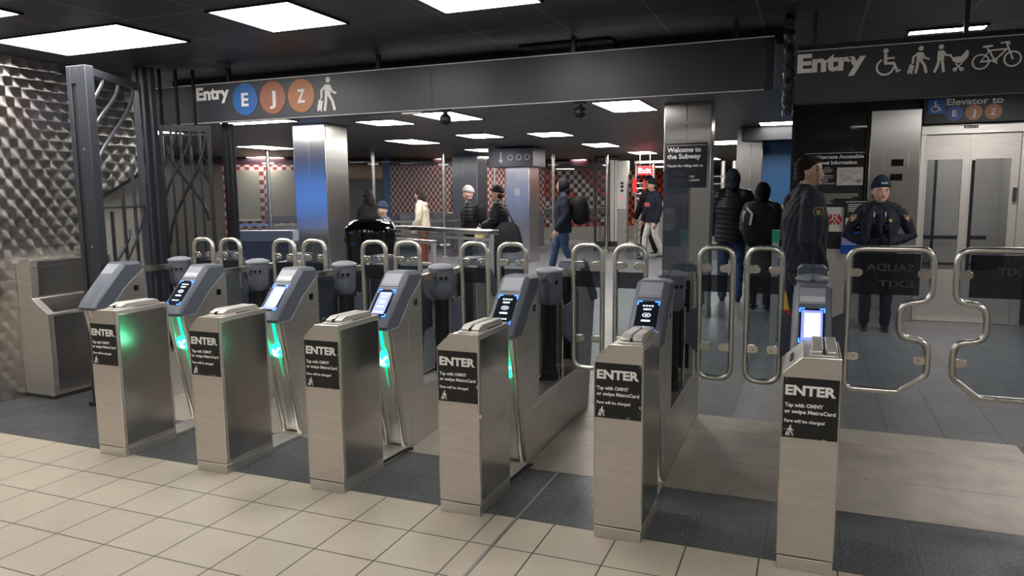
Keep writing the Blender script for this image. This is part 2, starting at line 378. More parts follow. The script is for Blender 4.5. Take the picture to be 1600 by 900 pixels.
# ------------------------------------------------------------------ mesh building
class MB:
    def __init__(s): s.v = []; s.f = []
    def add(s, vs, fs):
        n = len(s.v); s.v += [tuple(a) for a in vs]; s.f += [tuple(i + n for i in q) for q in fs]; return s
    def box(s, x0, x1, y0, y1, z0, z1):
        vs = [(x, y, z) for x in (x0, x1) for y in (y0, y1) for z in (z0, z1)]
        return s.add(vs, [(0, 1, 3, 2), (4, 6, 7, 5), (0, 4, 5, 1), (2, 3, 7, 6), (0, 2, 6, 4), (1, 5, 7, 3)])
    def prism(s, poly, axis, a, b):
        # poly: 2-D outline in the two other axes (in xyz order), extruded along axis from a to b
        def mk(p, t):
            q = list(p); q.insert(axis, t); return tuple(q)
        n = len(poly)
        vs = [mk(p, a) for p in poly] + [mk(p, b) for p in poly]
        fs = [tuple(range(n)), tuple(range(2 * n - 1, n - 1, -1))]
        fs += [(i, i + n, (i + 1) % n + n, (i + 1) % n) for i in range(n)]
        return s.add(vs, fs)
    def obox(s, o, ax, ay, az, x0, x1, y0, y1, z0, z1):
        vs = [Vector(o) + Vector(ax) * x + Vector(ay) * y + Vector(az) * z for x in (x0, x1) for y in (y0, y1) for z in (z0, z1)]
        return s.add(vs, [(0, 1, 3, 2), (4, 6, 7, 5), (0, 4, 5, 1), (2, 3, 7, 6), (0, 2, 6, 4), (1, 5, 7, 3)])
    def loft(s, pts, ra, rb=None, n=12, lat=None, closed=False, caps=True, power=2.0):
        pts = [Vector(p) for p in pts]; k = len(pts)
        if isinstance(ra, (int, float)): ra = [ra] * k
        if rb is None: rb = ra
        if isinstance(rb, (int, float)): rb = [rb] * k
        rings = []; prev = None
        for i, p in enumerate(pts):
            if closed: t = (pts[(i + 1) % k] - pts[i - 1])
            else: t = pts[min(i + 1, k - 1)] - pts[max(i - 1, 0)]
            if t.length < 1e-9: t = Vector((0, 0, 1))
            t.normalize()
            if lat is not None: a = Vector(lat)
            elif prev is not None: a = prev
            else: a = Vector((1, 0, 0)) if abs(t.x) < 0.9 else Vector((0, 1, 0))
            a = a - t * a.dot(t)
            if a.length < 1e-6: a = Vector((0, 1, 0)) - t * t.y
            a.normalize(); bb = t.cross(a); prev = a
            ring = []
            for j in range(n):
                th = 2 * PI * j / n; c, q = math.cos(th), math.sin(th)
                if power != 2.0:
                    c = math.copysign(abs(c) ** (2 / power), c); q = math.copysign(abs(q) ** (2 / power), q)
                ring.append(p + a * (ra[i] * c) + bb * (rb[i] * q))
            rings.append(ring)
        vs = [v for r in rings for v in r]; fs = []
        rng = range(k) if closed else range(k - 1)
        for i in rng:
            i2 = (i + 1) % k
            for j in range(n):
                fs.append((i * n + j, i * n + (j + 1) % n, i2 * n + (j + 1) % n, i2 * n + j))
        if not closed and caps:
            fs.append(tuple(range(n - 1, -1, -1))); fs.append(tuple((k - 1) * n + j for j in range(n)))
        return s.add(vs, fs)
    def limb(s, pts, rad, n=14, lat=None, rb=None):
        # tapered limb with rounded ends
        pts = [Vector(p) for p in pts]; rad = list(rad); rb = list(rb) if rb else list(rad)
        P2, A, B = [], [], []
        d0 = (pts[0] - pts[1]).normalized(); d1 = (pts[-1] - pts[-2]).normalized()
        for c in (1.0, 0.8, 0.5):
            f = math.sqrt(max(0, 1 - c * c)) if c < 1 else 0.08
            P2.append(pts[0] + d0 * rb[0] * c); A.append(rad[0] * f); B.append(rb[0] * f)
        P2 += pts; A += rad; B += rb
        for c in (0.5, 0.8, 1.0):
            f = math.sqrt(max(0, 1 - c * c)) if c < 1 else 0.08
            P2.append(pts[-1] + d1 * rb[-1] * c); A.append(rad[-1] * f); B.append(rb[-1] * f)
        return s.loft(P2, A, B, n, lat)
    def lathe(s, prof, c=(0, 0, 0), n=28):
        vs = []; fs = []; k = len(prof)
        for (r, z) in prof:
            for j in range(n):
                th = 2 * PI * j / n
                vs.append((c[0] + r * math.cos(th), c[1] + r * math.sin(th), c[2] + z))
        for i in range(k - 1):
            for j in range(n):
                fs.append((i * n + j, i * n + (j + 1) % n, (i + 1) * n + (j + 1) % n, (i + 1) * n + j))
        fs.append(tuple(range(n - 1, -1, -1))); fs.append(tuple((k - 1) * n + j for j in range(n)))
        return s.add(vs, fs)
    def ball(s, c, rx, ry, rz, n=20, m_=14, power=2.0, fn=None):
        vs = []; fs = []
        def sp_(v): return math.copysign(abs(v) ** (2 / power), v)
        for i in range(m_ + 1):
            ph = -PI / 2 + PI * i / m_
            for j in range(n):
                th = 2 * PI * j / n
                x = sp_(math.cos(ph)) * sp_(math.cos(th)); y = sp_(math.cos(ph)) * sp_(math.sin(th)); z = sp_(math.sin(ph))
                if fn: x, y, z = fn(x, y, z)
                vs.append((c[0] + rx * x, c[1] + ry * y, c[2] + rz * z))
        for i in range(m_):
            for j in range(n):
                fs.append((i * n + j, i * n + (j + 1) % n, (i + 1) * n + (j + 1) % n, (i + 1) * n + j))
        return s.add(vs, fs)
    def xf(s, fn): s.v = [tuple(fn(Vector(v))) for v in s.v]; return s
    def build(s, name, material, parent=None, off=(0, 0, 0), smooth=35, bevel=0.0, seg=2):
        me = bpy.data.meshes.new(name)
        me.from_pydata([(a[0] - off[0], a[1] - off[1], a[2] - off[2]) for a in s.v], [], s.f)
        me.update()
        fix_normals(me)
        me.materials.append(material if not isinstance(material, str) else M[material])
        if smooth:
            me.shade_smooth(); me.set_sharp_from_angle(angle=math.radians(smooth))
        o = bpy.data.objects.new(name, me); COL.objects.link(o)
        if parent is not None: o.parent = parent
        if bevel:
            b = o.modifiers.new('bevel', 'BEVEL'); b.width = bevel; b.segments = seg; b.limit_method = 'ANGLE'; b.angle_limit = math.radians(40)
            b.harden_normals = False
        return o

import bmesh
def fix_normals(me):
    bm = bmesh.new(); bm.from_mesh(me)
    bmesh.ops.recalc_face_normals(bm, faces=bm.faces)
    bm.to_mesh(me); bm.free()

def tag(o, label=None, cat=None, group=None, kind=None):
    if label: o['label'] = label
    if cat: o['category'] = cat
    if group: o['group'] = group
    if kind: o['kind'] = kind
    return o
def thing(name, label, cat, loc=(0, 0, 0), rz=0.0, group=None):
    o = bpy.data.objects.new(name, None); COL.objects.link(o)
    o.location = loc; o.rotation_euler = (0, 0, rz); o.empty_display_size = 0.1
    return tag(o, label, cat, group)
def struct(name, mb, material, **kw):
    o = mb.build(name, material, **kw); o['kind'] = 'structure'; return o
def copy_tree(o, parent=None):
    c = o.copy(); COL.objects.link(c)
    if parent is not None: c.parent = parent
    for ch in list(o.children): copy_tree(ch, c)
    return c

def bake(o):
    # apply the modifiers of an object into its mesh
    dg = bpy.context.evaluated_depsgraph_get()
    me = bpy.data.meshes.new_from_object(o.evaluated_get(dg))
    old = o.data; o.modifiers.clear(); o.data = me
    bpy.data.meshes.remove(old)
    return o

def text_mb(body, x0, x1, z0, cap, y, bold=0.022, depth=0.003, align='fit', spacing=1.0, flip=False):
    """letters standing in the xz plane facing -y, fitted between x0 and x1, baseline z0, capital height cap"""
    cu = bpy.data.curves.new('t', 'FONT'); cu.body = body; cu.size = 1.0; cu.offset = bold; cu.extrude = 0.001
    cu.space_character = spacing; cu.resolution_u = 3; cu.space_line = 1.0
    ob = bpy.data.objects.new('t', cu); COL.objects.link(ob)
    dg = bpy.context.evaluated_depsgraph_get()
    me = bpy.data.meshes.new_from_object(ob.evaluated_get(dg))
    vs = [tuple(v.co) for v in me.vertices]; fs = [tuple(p.vertices) for p in me.polygons]
    bpy.data.objects.remove(ob); bpy.data.curves.remove(cu); bpy.data.meshes.remove(me)
    mb = MB()
    xs = [v[0] for v in vs]; a, b = min(xs), max(xs)
    capn = 0.73 + bold
    sz = cap / capn
    sx = (x1 - x0) / (b - a) if align == 'fit' else sz
    for v in vs:
        X = (v[0] - a) * sx
        X = x1 - X if flip else x0 + X
        mb.v.append((X, y + (0 if v[2] <= 0 else -depth), z0 + (v[1] + bold * 0.5) * sz))
    mb.f = fs
    return mb

# 2-D pictograms in the xz plane (facing -y)
class Icon:
    def __init__(s, ox, oz, sc, y, depth=0.003, flip=False): s.o = (ox, oz); s.s = sc; s.y = y; s.d = depth; s.m = MB(); s.fl = -1 if flip else 1
    def pt(s, x, z): return (s.o[0] + s.fl * x * s.s, s.o[1] + z * s.s)
    def poly(s, pts):
        s.d += 0.00004; s.m.prism([s.pt(*p) for p in pts], 1, s.y, s.y - s.d); return s
    def disc(s, x, z, r, n=24):
        return s.poly([(x + r * math.cos(2 * PI * i / n), z + r * math.sin(2 * PI * i / n)) for i in range(n)])
    def stroke(s, pts, w):
        h = w / 2
        for (a, b) in zip(pts[:-1], pts[1:]):
            dx, dz = b[0] - a[0], b[1] - a[1]; L = math.hypot(dx, dz) or 1e-6; nx, nz = -dz / L * h, dx / L * h
            out = []
            t0 = math.atan2(nz, nx)
            for i in range(9): out.append((a[0] + h * math.cos(t0 + PI * i / 8), a[1] + h * math.sin(t0 + PI * i / 8)))
            for i in range(9): out.append((b[0] + h * math.cos(t0 + PI + PI * i / 8), b[1] + h * math.sin(t0 + PI + PI * i / 8)))
            s.poly(out)
        return s
    def arc(s, x, z, r, w, a0=0, a1=360, n=28):
        pts = [(x + r * math.cos(math.radians(a0 + (a1 - a0) * i / n)), z + r * math.sin(math.radians(a0 + (a1 - a0) * i / n))) for i in range(n + 1)]
        return s.stroke(pts, w)
def icon_walker(ox, oz, sc, y, **k):       # unit height 1, origin bottom centre
    i = Icon(ox, oz, sc, y, **k)
    i.disc(0.10, 0.90, 0.085)
    i.poly([(-0.02, 0.76), (0.17, 0.76), (0.18, 0.45), (-0.03, 0.45)])
    i.stroke([(0.02, 0.74), (-0.14, 0.60), (-0.15, 0.40)], 0.075)
    i.stroke([(0.15, 0.72), (0.24, 0.55), (0.36, 0.50)], 0.07)
    i.stroke([(0.02, 0.46), (0.0, 0.25), (-0.04, 0.04)], 0.095)
    i.stroke([(0.12, 0.46), (0.24, 0.28), (0.30, 0.04)], 0.095)
    i.stroke([(-0.15, 0.40), (-0.20, 0.33)], 0.03)
    i.poly([(-0.32, 0.06), (-0.16, 0.02), (-0.09, 0.30), (-0.25, 0.34)])
    i.disc(-0.28, 0.03, 0.03); i.disc(-0.17, 0.015, 0.03)
    return i.m
def icon_wheelchair(ox, oz, sc, y, **k):
    i = Icon(ox, oz, sc, y, **k)
    i.disc(-0.08, 0.90, 0.09)
    i.stroke([(-0.08, 0.76), (-0.07, 0.45)], 0.11)
    i.stroke([(-0.07, 0.63), (0.20, 0.63)], 0.06)
    i.stroke([(-0.07, 0.45), (0.20, 0.44), (0.33, 0.14)], 0.09)
    i.stroke([(0.33, 0.14), (0.42, 0.18)], 0.06)
    i.arc(-0.08, 0.32, 0.28, 0.065, 120, 350)
    return i.m
def icon_stroller(ox, oz, sc, y, **k):
    i = Icon(ox, oz, sc, y, **k)
    i.disc(-0.30, 0.90, 0.085)
    i.poly([(-0.40, 0.77), (-0.20, 0.77), (-0.19, 0.44), (-0.41, 0.44)])
    i.stroke([(-0.23, 0.74), (-0.14, 0.60), (0.02, 0.58)], 0.065)
    i.stroke([(-0.35, 0.45), (-0.39, 0.25), (-0.47, 0.04)], 0.09)
    i.stroke([(-0.25, 0.45), (-0.22, 0.25), (-0.19, 0.04)], 0.09)
    i.poly([(0.04, 0.50), (0.10, 0.36), (0.26, 0.28), (0.44, 0.33), (0.56, 0.50), (0.58, 0.66), (0.52, 0.74), (0.34, 0.52)])
    i.stroke([(0.0, 0.58), (0.12, 0.40)], 0.045)
    i.stroke([(0.18, 0.28), (0.36, 0.08)], 0.045); i.stroke([(0.38, 0.28), (0.18, 0.08)], 0.045)
    i.arc(0.17, 0.07, 0.05, 0.04, 0, 360, 14); i.arc(0.38, 0.07, 0.05, 0.04, 0, 360, 14)
    return i.m
def icon_bicycle(ox, oz, sc, y, **k):
    i = Icon(ox, oz, sc, y, **k)
    i.arc(-0.52, 0.30, 0.27, 0.055, 0, 360, 30); i.arc(0.52, 0.34, 0.27, 0.055, 0, 360, 30)
    i.stroke([(-0.52, 0.30), (-0.28, 0.66)], 0.045)
    i.stroke([(-0.52, 0.30), (-0.06, 0.32), (0.32, 0.72), (-0.26, 0.70), (-0.06, 0.32)], 0.06)
    i.stroke([(-0.28, 0.66), (-0.32, 0.84)], 0.05); i.stroke([(-0.45, 0.85), (-0.18, 0.87)], 0.07)
    i.stroke([(0.52, 0.34), (0.30, 0.92)], 0.055); i.stroke([(0.12, 0.95), (0.34, 0.98), (0.40, 0.90)], 0.055)
    i.disc(-0.06, 0.32, 0.08); i.stroke([(-0.06, 0.32), (0.02, 0.20)], 0.04)
    return i.m
def bullet(cx, cz, r, y, letter, matl, parent, off):
    Icon(cx, cz, r, y, 0.004).disc(0, 0, 1.0, 40).m.build('route_disc', matl, parent, off)
    h = r * 0.86
    wd = {'E': 0.56, 'J': 0.50, 'Z': 0.60}[letter] * r * 1.0
    text_mb(letter, cx - wd / 2, cx + wd / 2, cz - h / 2, h, y - 0.004, bold=0.028, depth=0.002).build('route_letter', 'white', parent, off)

# ------------------------------------------------------------------ setting: floors, ceiling, walls
H = 2.65
struct('floor', MB().box(-14, 9, -6.5, 0.0, -0.1, 0.0), 'floor_beige')
struct('floor_threshold', MB().box(-1.95, 9, 0.0, 2.015, -0.1, 0.0), 'floor_dark')
struct('floor_hall', MB().box(-14, 9, 2.015, 19.5, -0.1, 0.0), 'floor_slate')
struct('floor_far', MB().box(-14, 9, 19.5, 34, -0.1, 0.0), 'off_floor')
struct('floor_side', MB().box(-14, -1.95, 0.0, 2.015, -0.1, -0.0), 'floor_slate')
struct('ceiling', MB().box(-14, 9, -6.5, 34, H, H + 0.1), 'ceiling')
struct('trim_1', MB().box(2.545, 2.560, -4.0, 0.63, 0.0, 0.0025), mat('joint_strip', (0.32, 0.31, 0.30), 0.4, 0.7))
# swirled steel wall on the left, with a slanting lower edge over the stair side
wl = MB().prism([(-6.5, 0), (1.30, 0), (1.30, 1.47), (2.0, 1.83), (2.0, H), (-6.5, H)], 0, -2.02, -1.905)
struct('wall_left', wl, 'swirl')
struct('wall_stair', MB().box(-2.12, -2.03, 1.30, 2.0, 0, H), 'pale_stone')
struct('trim_2', MB().prism([(1.30, 1.44), (1.30, 1.47), (2.0, 1.83), (2.0, 1.80)], 0, -2.03, -1.900), 'black')
struct('wall_inner', MB().box(-14, -2.13, 1.90, 2.0, 0, H), 'room')
bo = thing('lit_blue_screen', 'long backlit blue screen out of view, mirrored in the hall columns', 'screen', (-6.2, 2.004, 1.13))
MB().box(-3.4, 2.6, 0.0, 0.02, 0, 0.95).build('screen_face', 'ad_blue', bo)
MB().box(-3.42, 2.62, 0.0, 0.015, -0.02, 0).build('poster_edge', 'steel_dark', bo)
struct('wall_back', MB().box(-14, 9, -6.6, -6.5, 0, H), 'room')
struct('wall_right', MB().box(8.0, 8.1, -6.5, 34, 0, H), 'room')
struct('wall_far', MB().box(-14, 9, 33.9, 34, 0, H), 'maroon')
struct('wall_side', MB().box(-14.1, -14, -6.5, 34, 0, H), 'room')
# bulkhead step of the ceiling just over the gate line
struct('trim_3', MB().box(-1.9, 3.60, 2.36, 2.46, 2.55, H), 'black')
struct('trim_4', MB().box(1.80, 2.42, 2.28, 2.355, 2.60, 2.645), 'black')

# ------------------------------------------------------------------ ceiling lights
def light(x0, x1, y0, y1, label, grp='square light panels in the ceiling'):
    cx, cy_ = (x0 + x1) / 2, (y0 + y1) / 2
    t = thing('ceiling_light', label, 'light', (cx, cy_, H - 0.012), group=grp)
    a, b = (x1 - x0) / 2, (y1 - y0) / 2
    fr = MB()
    for (p, q, r_, s_) in ((-a, a, -b, -b + .016), (-a, a, b - .016, b), (-a, -a + .016, -b, b), (a - .016, a, -b, b)):
        fr.box(p, q, r_, s_, 0, 0.012)
    fr.build('light_frame', 'black', t)
    MB().box(-a + .014, a - .014, -b + .014, b - .014, 0.003, 0.010).build('diffuser', 'hall_light' if y0 > 4 else 'panel_light', t)
    return t
light(-1.53, -0.30, 0.40, 1.01, 'long white ceiling light above the left post, nearest the swirled steel wall')
light(0.42, 1.03, 0.40, 1.01, 'square white ceiling light before the left Entry sign')
light(1.70, 2.34, 0.42, 1.03, 'white ceiling light cut by the top edge, before the middle of the long sign')
light(4.385, 4.875, 2.775, 2.935, 'white ceiling light above the wheelchair Entry sign')
light(-4.33, -3.10, 5.20, 5.80, 'ceiling light in the hall just left of the nearest hall column', 'ceiling lights of the hall')
light(-2.45, -1.79, 6.2, 6.9, 'small square ceiling light just right of the nearest hall column', 'ceiling lights of the hall')
light(-1.21, -0.59, 5.66, 6.76, 'wide ceiling light behind the left camera dome', 'ceiling lights of the hall')
light(1.31, 1.91, 5.6, 6.76, 'wide ceiling light behind the right camera dome', 'ceiling lights of the hall')
light(-7.6, -6.9, 9.4, 10.6, 'second ceiling light left of the nearest hall column', 'ceiling lights of the hall')
light(-4.0, -3.33, 9.5, 10.7, 'ceiling light beyond the small square one', 'ceiling lights of the hall')
light(-2.2, -1.57, 9.0, 9.9, 'ceiling light left of the far column header box', 'ceiling lights of the hall')
light(-0.93, -0.29, 9.3, 10.2, 'ceiling light right of the far column header box', 'ceiling lights of the hall')
light(-10.3, -9.6, 12.7, 13.9, 'farthest ceiling light left of the nearest hall column', 'ceiling lights of the hall')
light(-3.85, -3.2, 12.8, 13.8, 'ceiling light behind the far column header box', 'ceiling lights of the hall')
light(-0.85, -0.25, 12.4, 13.6, 'ceiling light above the backpack man', 'ceiling lights of the hall')
light(-0.65, -0.05, 15.9, 17.0, 'ceiling light above the turnstile cage', 'ceiling lights of the hall')
light(-6.9, -6.2, 16.2, 17.2, 'distant ceiling light above the red tiled wall', 'ceiling lights of the hall')
light(3.0, 3.6, 9.2, 9.8, 'ceiling light before the blue wall', 'ceiling lights of the hall')
light(1.75, 2.45, 13.0, 14.2, 'ceiling light seen past the right edge of the sign column', 'ceiling lights of the hall')
light(-5.0, -4.4, 15.8, 16.8, 'ceiling light seen behind the second far column', 'ceiling lights of the hall')
light(-3.3, -2.7, 19.0, 20.0, 'one of the most distant ceiling lights over the glass partition', 'ceiling lights of the hall')
for i, (x, y) in enumerate(((-6.0, 20), (-9.0, 20), (0.5, 20.5), (-6.0, 26), (-2.0, 26), (-11, 9.0), (-6.6, 5.5), (5.6, 4.2))):
    light(x, x + .6, y, y + 1.1, 'ceiling light of the far hall hidden from this side', 'unseen ceiling lights')
# the same lamps go on behind the camera
for (x, y) in ((-0.9, -2.0), (1.65, -2.0), (4.1, -2.0), (6.4, -2.0), (-0.9, -4.6), (1.65, -4.6), (4.1, -4.6), (6.4, 0.4), (-1.2, -0.6)):
    light(x, x + 0.61, y, y + 0.61, 'square ceiling light behind the viewer', 'lights behind the viewer')

# ------------------------------------------------------------------ hanging signs
YS = 1.95
bx0, bx1, bz0, bz1 = -1.72, 3.555, 2.198, 2.525
t = thing('entry_sign', 'long dark hanging sign reading Entry E J Z with a walking figure', 'sign', (0.9, 2.0, 2.198))
off = (0.9, 2.0, 2.198)
MB().box(-1.21 - 0.03, bx1, YS, YS + 0.11, bz0, bz1).build('sign_panel', 'sign', t, off, bevel=0.003)
MB().box(bx0, -1.245, YS + 0.012, YS + 0.10, bz0, bz1 - 0.005).build('end_panel', 'sign_dark', t, off)
MB().box(bx0, bx1, YS - 0.005, YS + 0.002, bz1 - 0.004, bz1 + 0.002).build('top_trim', 'white_metal', t, off)
MB().box(bx0, bx1, YS - 0.003, YS + 0.002, bz0 - 0.003, bz0 + 0.002).build('bottom_trim', 'white_metal', t, off)
MB().box(bx1 - 0.055, bx1 + 0.006, YS - 0.008, YS + 0.118, bz0 - 0.004, bz1 - 0.01).build('end_cap', 'black', t, off, bevel=0.004)
MB().box(1.105, 1.109, YS - 0.0015, YS + 0.001, bz0, bz1).build('panel_seam', 'seam', t, off)
text_mb('Entry', -1.205, -0.843, 2.392, 0.112, YS, bold=0.036).build('lettering', 'white', t, off)
bullet(-0.673, 2.375, 0.133, YS, 'E', 'blue', t, off)
bullet(-0.383, 2.373, 0.133, YS, 'J', 'brown', t, off)
bullet(-0.093, 2.371, 0.133, YS, 'Z', 'orange', t, off)
icon_walker(0.145, 2.237, 0.270, YS).build('walking_figure', 'white', t, off)
for x in (-0.9, 0.6, 2.2, 3.3): MB().box(x, x + 0.03, YS + 0.04, YS + 0.07, bz1, H).build('hanger', 'black', t, off)

t = thing('accessible_entry_sign', 'dark hanging sign reading Entry with wheelchair, luggage, stroller and bicycle figures', 'sign', (4.9, 2.0, 2.1))
off = (4.9, 2.0, 2.1)
MB().box(3.69, 6.4, YS, YS + 0.10, 2.10, 2.428).build('sign_panel', 'sign', t, off, bevel=0.003)
MB().box(3.69, 6.4, YS - 0.004, YS + 0.001, 2.415, 2.420).build('top_trim', 'white_metal', t, off)
MB().box(3.69, 6.4, YS + 0.02, YS + 0.09, 2.428, 2.455).build('top_channel', 'black', t, off)
text_mb('Entry', 3.697, 4.085, 2.287, 0.116, YS, bold=0.042).build('lettering', 'white', t, off)
icon_wheelchair(4.205, 2.236, 0.162, YS).build('wheelchair_figure', 'white', t, off)
icon_walker(4.363, 2.238, 0.160, YS).build('luggage_figure', 'white', t, off)
icon_stroller(4.532, 2.236, 0.162, YS).build('stroller_figure', 'white', t, off)
icon_bicycle(4.765, 2.236, 0.150, YS).build('bicycle_figure', 'white', t, off)
# the same figures on the back of the sign
for fn_, x, nm in ((icon_bicycle, 4.03, 'bicycle_figure'), (icon_stroller, 4.27, 'stroller_figure'), (icon_walker, 4.47, 'luggage_figure'), (icon_wheelchair, 4.68, 'wheelchair_figure')):
    fn_(x, 2.236, .155, YS + .1025, depth=.0024, flip=True).build(nm, 'white', t, off)
for x in (3.78, 4.6, 5.7): MB().box(x, x + 0.025, YS + 0.04, YS + 0.06, 2.45, H).build('hanger', 'post_metal', t, off)
tp = MB().loft([(3.645, YS + 0.03, z) for z in np.linspace(2.03, H, 22)], [0.032 + 0.006 * math.sin(i * 2.3) for i in range(22)], [0.034 + 0.006 * math.cos(i * 1.9) for i in range(22)], 10)
tag(tp.build('wrapped_post', 'crinkle', None, (0, 0, 0), smooth=20), 'post wrapped in crinkled black film between the two hanging signs', 'post')

# camera domes under the long sign
def dome(x, z, label):
    t = thing('security_camera', label, 'camera', (x, 2.01, z), group='camera domes under the long sign')
    MB().box(-0.04, 0.04, -0.03, 0.03, 0.035, 0.055).build('mount', 'black', t)
    MB().loft([(0, 0, 0.04), (0, 0, 0.0)], 0.018, n=12).build('neck', 'black', t)
    MB().ball((0, 0, -0.02), 0.046, 0.046, 0.046, 10, 7).build('dome', 'black', t, smooth=10)
dome(1.19, 2.145, 'black faceted camera dome hanging under the middle of the long sign')
dome(2.26, 2.145, 'black faceted camera dome under the long sign, nearer its right end')
tag(MB().box(0.83, 1.0, 1.97, 2.03, 2.178, 2.192).build('conduit_cover', 'white_metal'), 'small pale cover strip under the long sign left of the first camera dome', 'cover')
tg = thing('ceiling_grille', 'dark slotted air grille in the ceiling above the long sign', 'vent', (2.1, 2.2, 2.63))
MB().box(-0.35, 0.35, -0.07, 0.07, 0, 0.015).build('grille_frame', 'black', tg)
sl = MB()
for i in range(22): sl.box(-0.33 + i * 0.03, -0.318 + i * 0.03, -0.06, 0.06, -0.006, 0.0)
sl.build('slats', 'post_metal', tg)

# ------------------------------------------------------------------ ENTER fare cabinets
PITCH = 0.7795; X00 = -0.171
cab_lab = ['leftmost steel ENTER swipe cabinet, bright green glow down its side', 'second steel ENTER swipe cabinet from the left, faint green edge glow',
           'third steel ENTER swipe cabinet from the left, before the lilac screen', 'fourth steel ENTER swipe cabinet from the left, small white sticker on its edge',
           'fifth steel ENTER swipe cabinet from the left, before the dark blue-framed screen', 'nearest steel ENTER swipe cabinet at the right, below the screen with painted white reflection']
for k in range(6):
    x0 = X00 + PITCH * k
    t = thing('fare_cabinet', cab_lab[k], 'fare cabinet', (x0 + .1075, .2, 0), group='ENTER swipe cabinets in a row')
    off = (.1075, .2, 0)
    prof = [(0.0, 0.058), (0.215, 0.058), (0.215, 0.892), (0.073, 0.890), (0.0, 0.822)]
    MB().prism(prof, 1, -0.05, 0.335).build('cabinet_body', 'steel_warm', t, off, bevel=0.003)
    MB().box(0.001, 0.214, -0.052, 0.337, 0.0, 0.054).build('plinth', 'steel', t, off, bevel=0.002)
    MB().box(0.2145, 0.2175, -0.030, 0.318, 0.075, 0.865).build('side_panel', 'side_sheet', t, off, bevel=0.001)
    e = MB()
    for (a, b) in (((0.0, 0.058), (0.0, 0.822)), ((0, .822), (.073, .890)), ((.073, .890), (.215, .892)), ((.215, .892), (.215, .058))):
        e.loft([(a[0], -0.0505, a[1]), (b[0], -0.0505, b[1])], 0.0022, n=6)
    e.build('edge_bead', 'edge', t, off)
    # swipe reader on top
    rd = MB().box(0.098, 0.205, -0.02, 0.10, 0.890, 0.899)
    for (a, b) in ((0.104, 0.147), (0.156, 0.199)):
        yy = [(0.0, 0.899), (0.0, 0.910), (0.045, 0.926), (0.27, 0.922), (0.30, 0.893)]
        rd.prism(yy, 0, a, b)
    rd.box(0.146, 0.157, 0.05, 0.30, 0.893, 0.914)
    rd.build('card_reader', 'reader_steel', t, off, bevel=0.004)
    MB().box(0.147, 0.156, -0.005, 0.26, 0.8985, 0.9155).build('card_slot', 'black', t, off)
    if k == 5:
        gp = MB().prism([(0.02, 0.838), (0.073, 0.8925), (0.098, 0.8925), (0.098, 0.912), (0.05, 0.90), (0.0, 0.85)], 1, -0.02, 0.43)
        MB().box(0.005, 0.02, 0.08, 0.20, 0.83, 0.845)
        s_ = MB().obox((0.03, 0.06, 0.852), (0.73, 0, 0.68), (0, 1, 0), (-0.68, 0, 0.73), -0.008, 0.008, 0, 0.14, 0, 0.003)
        s_.build('receipt_slot', 'black', t, off)
    lab = thing_lab = MB().box(0.0045, 0.2105, -0.0525, -0.0500, 0.560, 0.808).build('enter_sticker', 'label', t, off, smooth=0)
    def L(s, a, b, z, c, bold=0.020): 
        return text_mb(s, a, b, z, c, -0.0525, bold=bold, depth=0.0006)
    L('ENTER', 0.012, 0.200, 0.737, 0.042, 0.040).build('enter_lettering', 'white', t, off)
    for (st, a, b, z, c) in (('Tap with OMNY', 0.012, 0.155, 0.688, 0.0165), ('or swipe MetroCard', 0.012, 0.201, 0.662, 0.0165), ('Fare will be charged', 0.012, 0.162, 0.624, 0.0135)):
        L(st, a, b, z, c, 0.030).build('message_lettering', 'white', t, off)
    icon_walker(0.032, 0.568, 0.044, -0.0525, depth=0.0006).build('walking_figure', 'white', t, off)
    if k == 3:
        MB().obox((0.215, -0.0515, 0.50), (1, 0, 0), (0, -1, 0), (0, .0, 1), -0.006, 0.014, 0, 0.0015, -0.009, 0.009).build('small_sticker', 'paper', t, off)

# cables between swipe cabinet and tap console
for k in (2, 3):
    x0 = X00 + PITCH * k
    c = MB().loft([(x0 + .205, .345, .035), (x0 + .212, .44, .035), (x0 + .214, .54, .034), (x0 + .212, .62, .022), (x0 + .210, .67, .010)], 0.008, n=8)
    tag(c.build('cable', 'rubber'), 'black cable at the foot of the %s tap console' % ('fourth' if k == 2 else 'fifth'), 'cable', 'black cables at the cabinet feet')

# ------------------------------------------------------------------ tap consoles (OMNY reader head, pivot post, rail)
SD = Vector((0, -0.24, -0.245)).normalized(); SN = Vector((0, -SD.z, SD.y)); SN = Vector((0, -0.714, 0.700))
def slope_box(mb, x0, x1, s0, s1, h0, h1, top=(0.72, 1.075)):
    return mb.obox((0, top[0], top[1]), (1, 0, 0), SD, SN, x0, x1, s0, s1, h0, h1)
def mirror_y(mb, yc=1.3): return mb.xf(lambda v: Vector((v.x, 2 * yc - v.y, v.z)))

def reader_head(rear=False):
    """outer shell of the tap reader head, in console coordinates"""
    mb = MB()
    side = [(.86, 1.072), (.72, 1.075), (.48, .83), (.455, .79), (.458, .772), (.58, .772), (.705, .905), (.86, 1.02)]
    mb.prism(side, 0, 0.018, 0.192)
    # raised front face, narrower than the shell
    fr = [(.86, 1.072), (.72, 1.075), (.648, 1.0015), (.48, .83), (.455, .79)]
    nn = [(0, .016), (-.006, .017), (-.0125, .0122), (-.0135, .008), (-.016, .0)]
    vs = []; fs = []
    for (p, q) in zip(fr, nn):
        vs += [(.020, p[0], p[1]), (.043, p[0] + q[0], p[1] + q[1]), (.167, p[0] + q[0], p[1] + q[1]), (.190, p[0], p[1])]
    for i in range(len(fr) - 1):
        for j in range(3):
            a = i * 4 + j; fs.append((a, a + 1, a + 5, a + 4))
        fs.append((i * 4 + 3, i * 4, i * 4 + 4, i * 4 + 7))
    fs.append((0, 3, 2, 1)); n = (len(fr) - 1) * 4; fs.append((n, n + 1, n + 2, n + 3))
    mb.add(vs, fs)
    if rear: mirror_y(mb)
    return mb

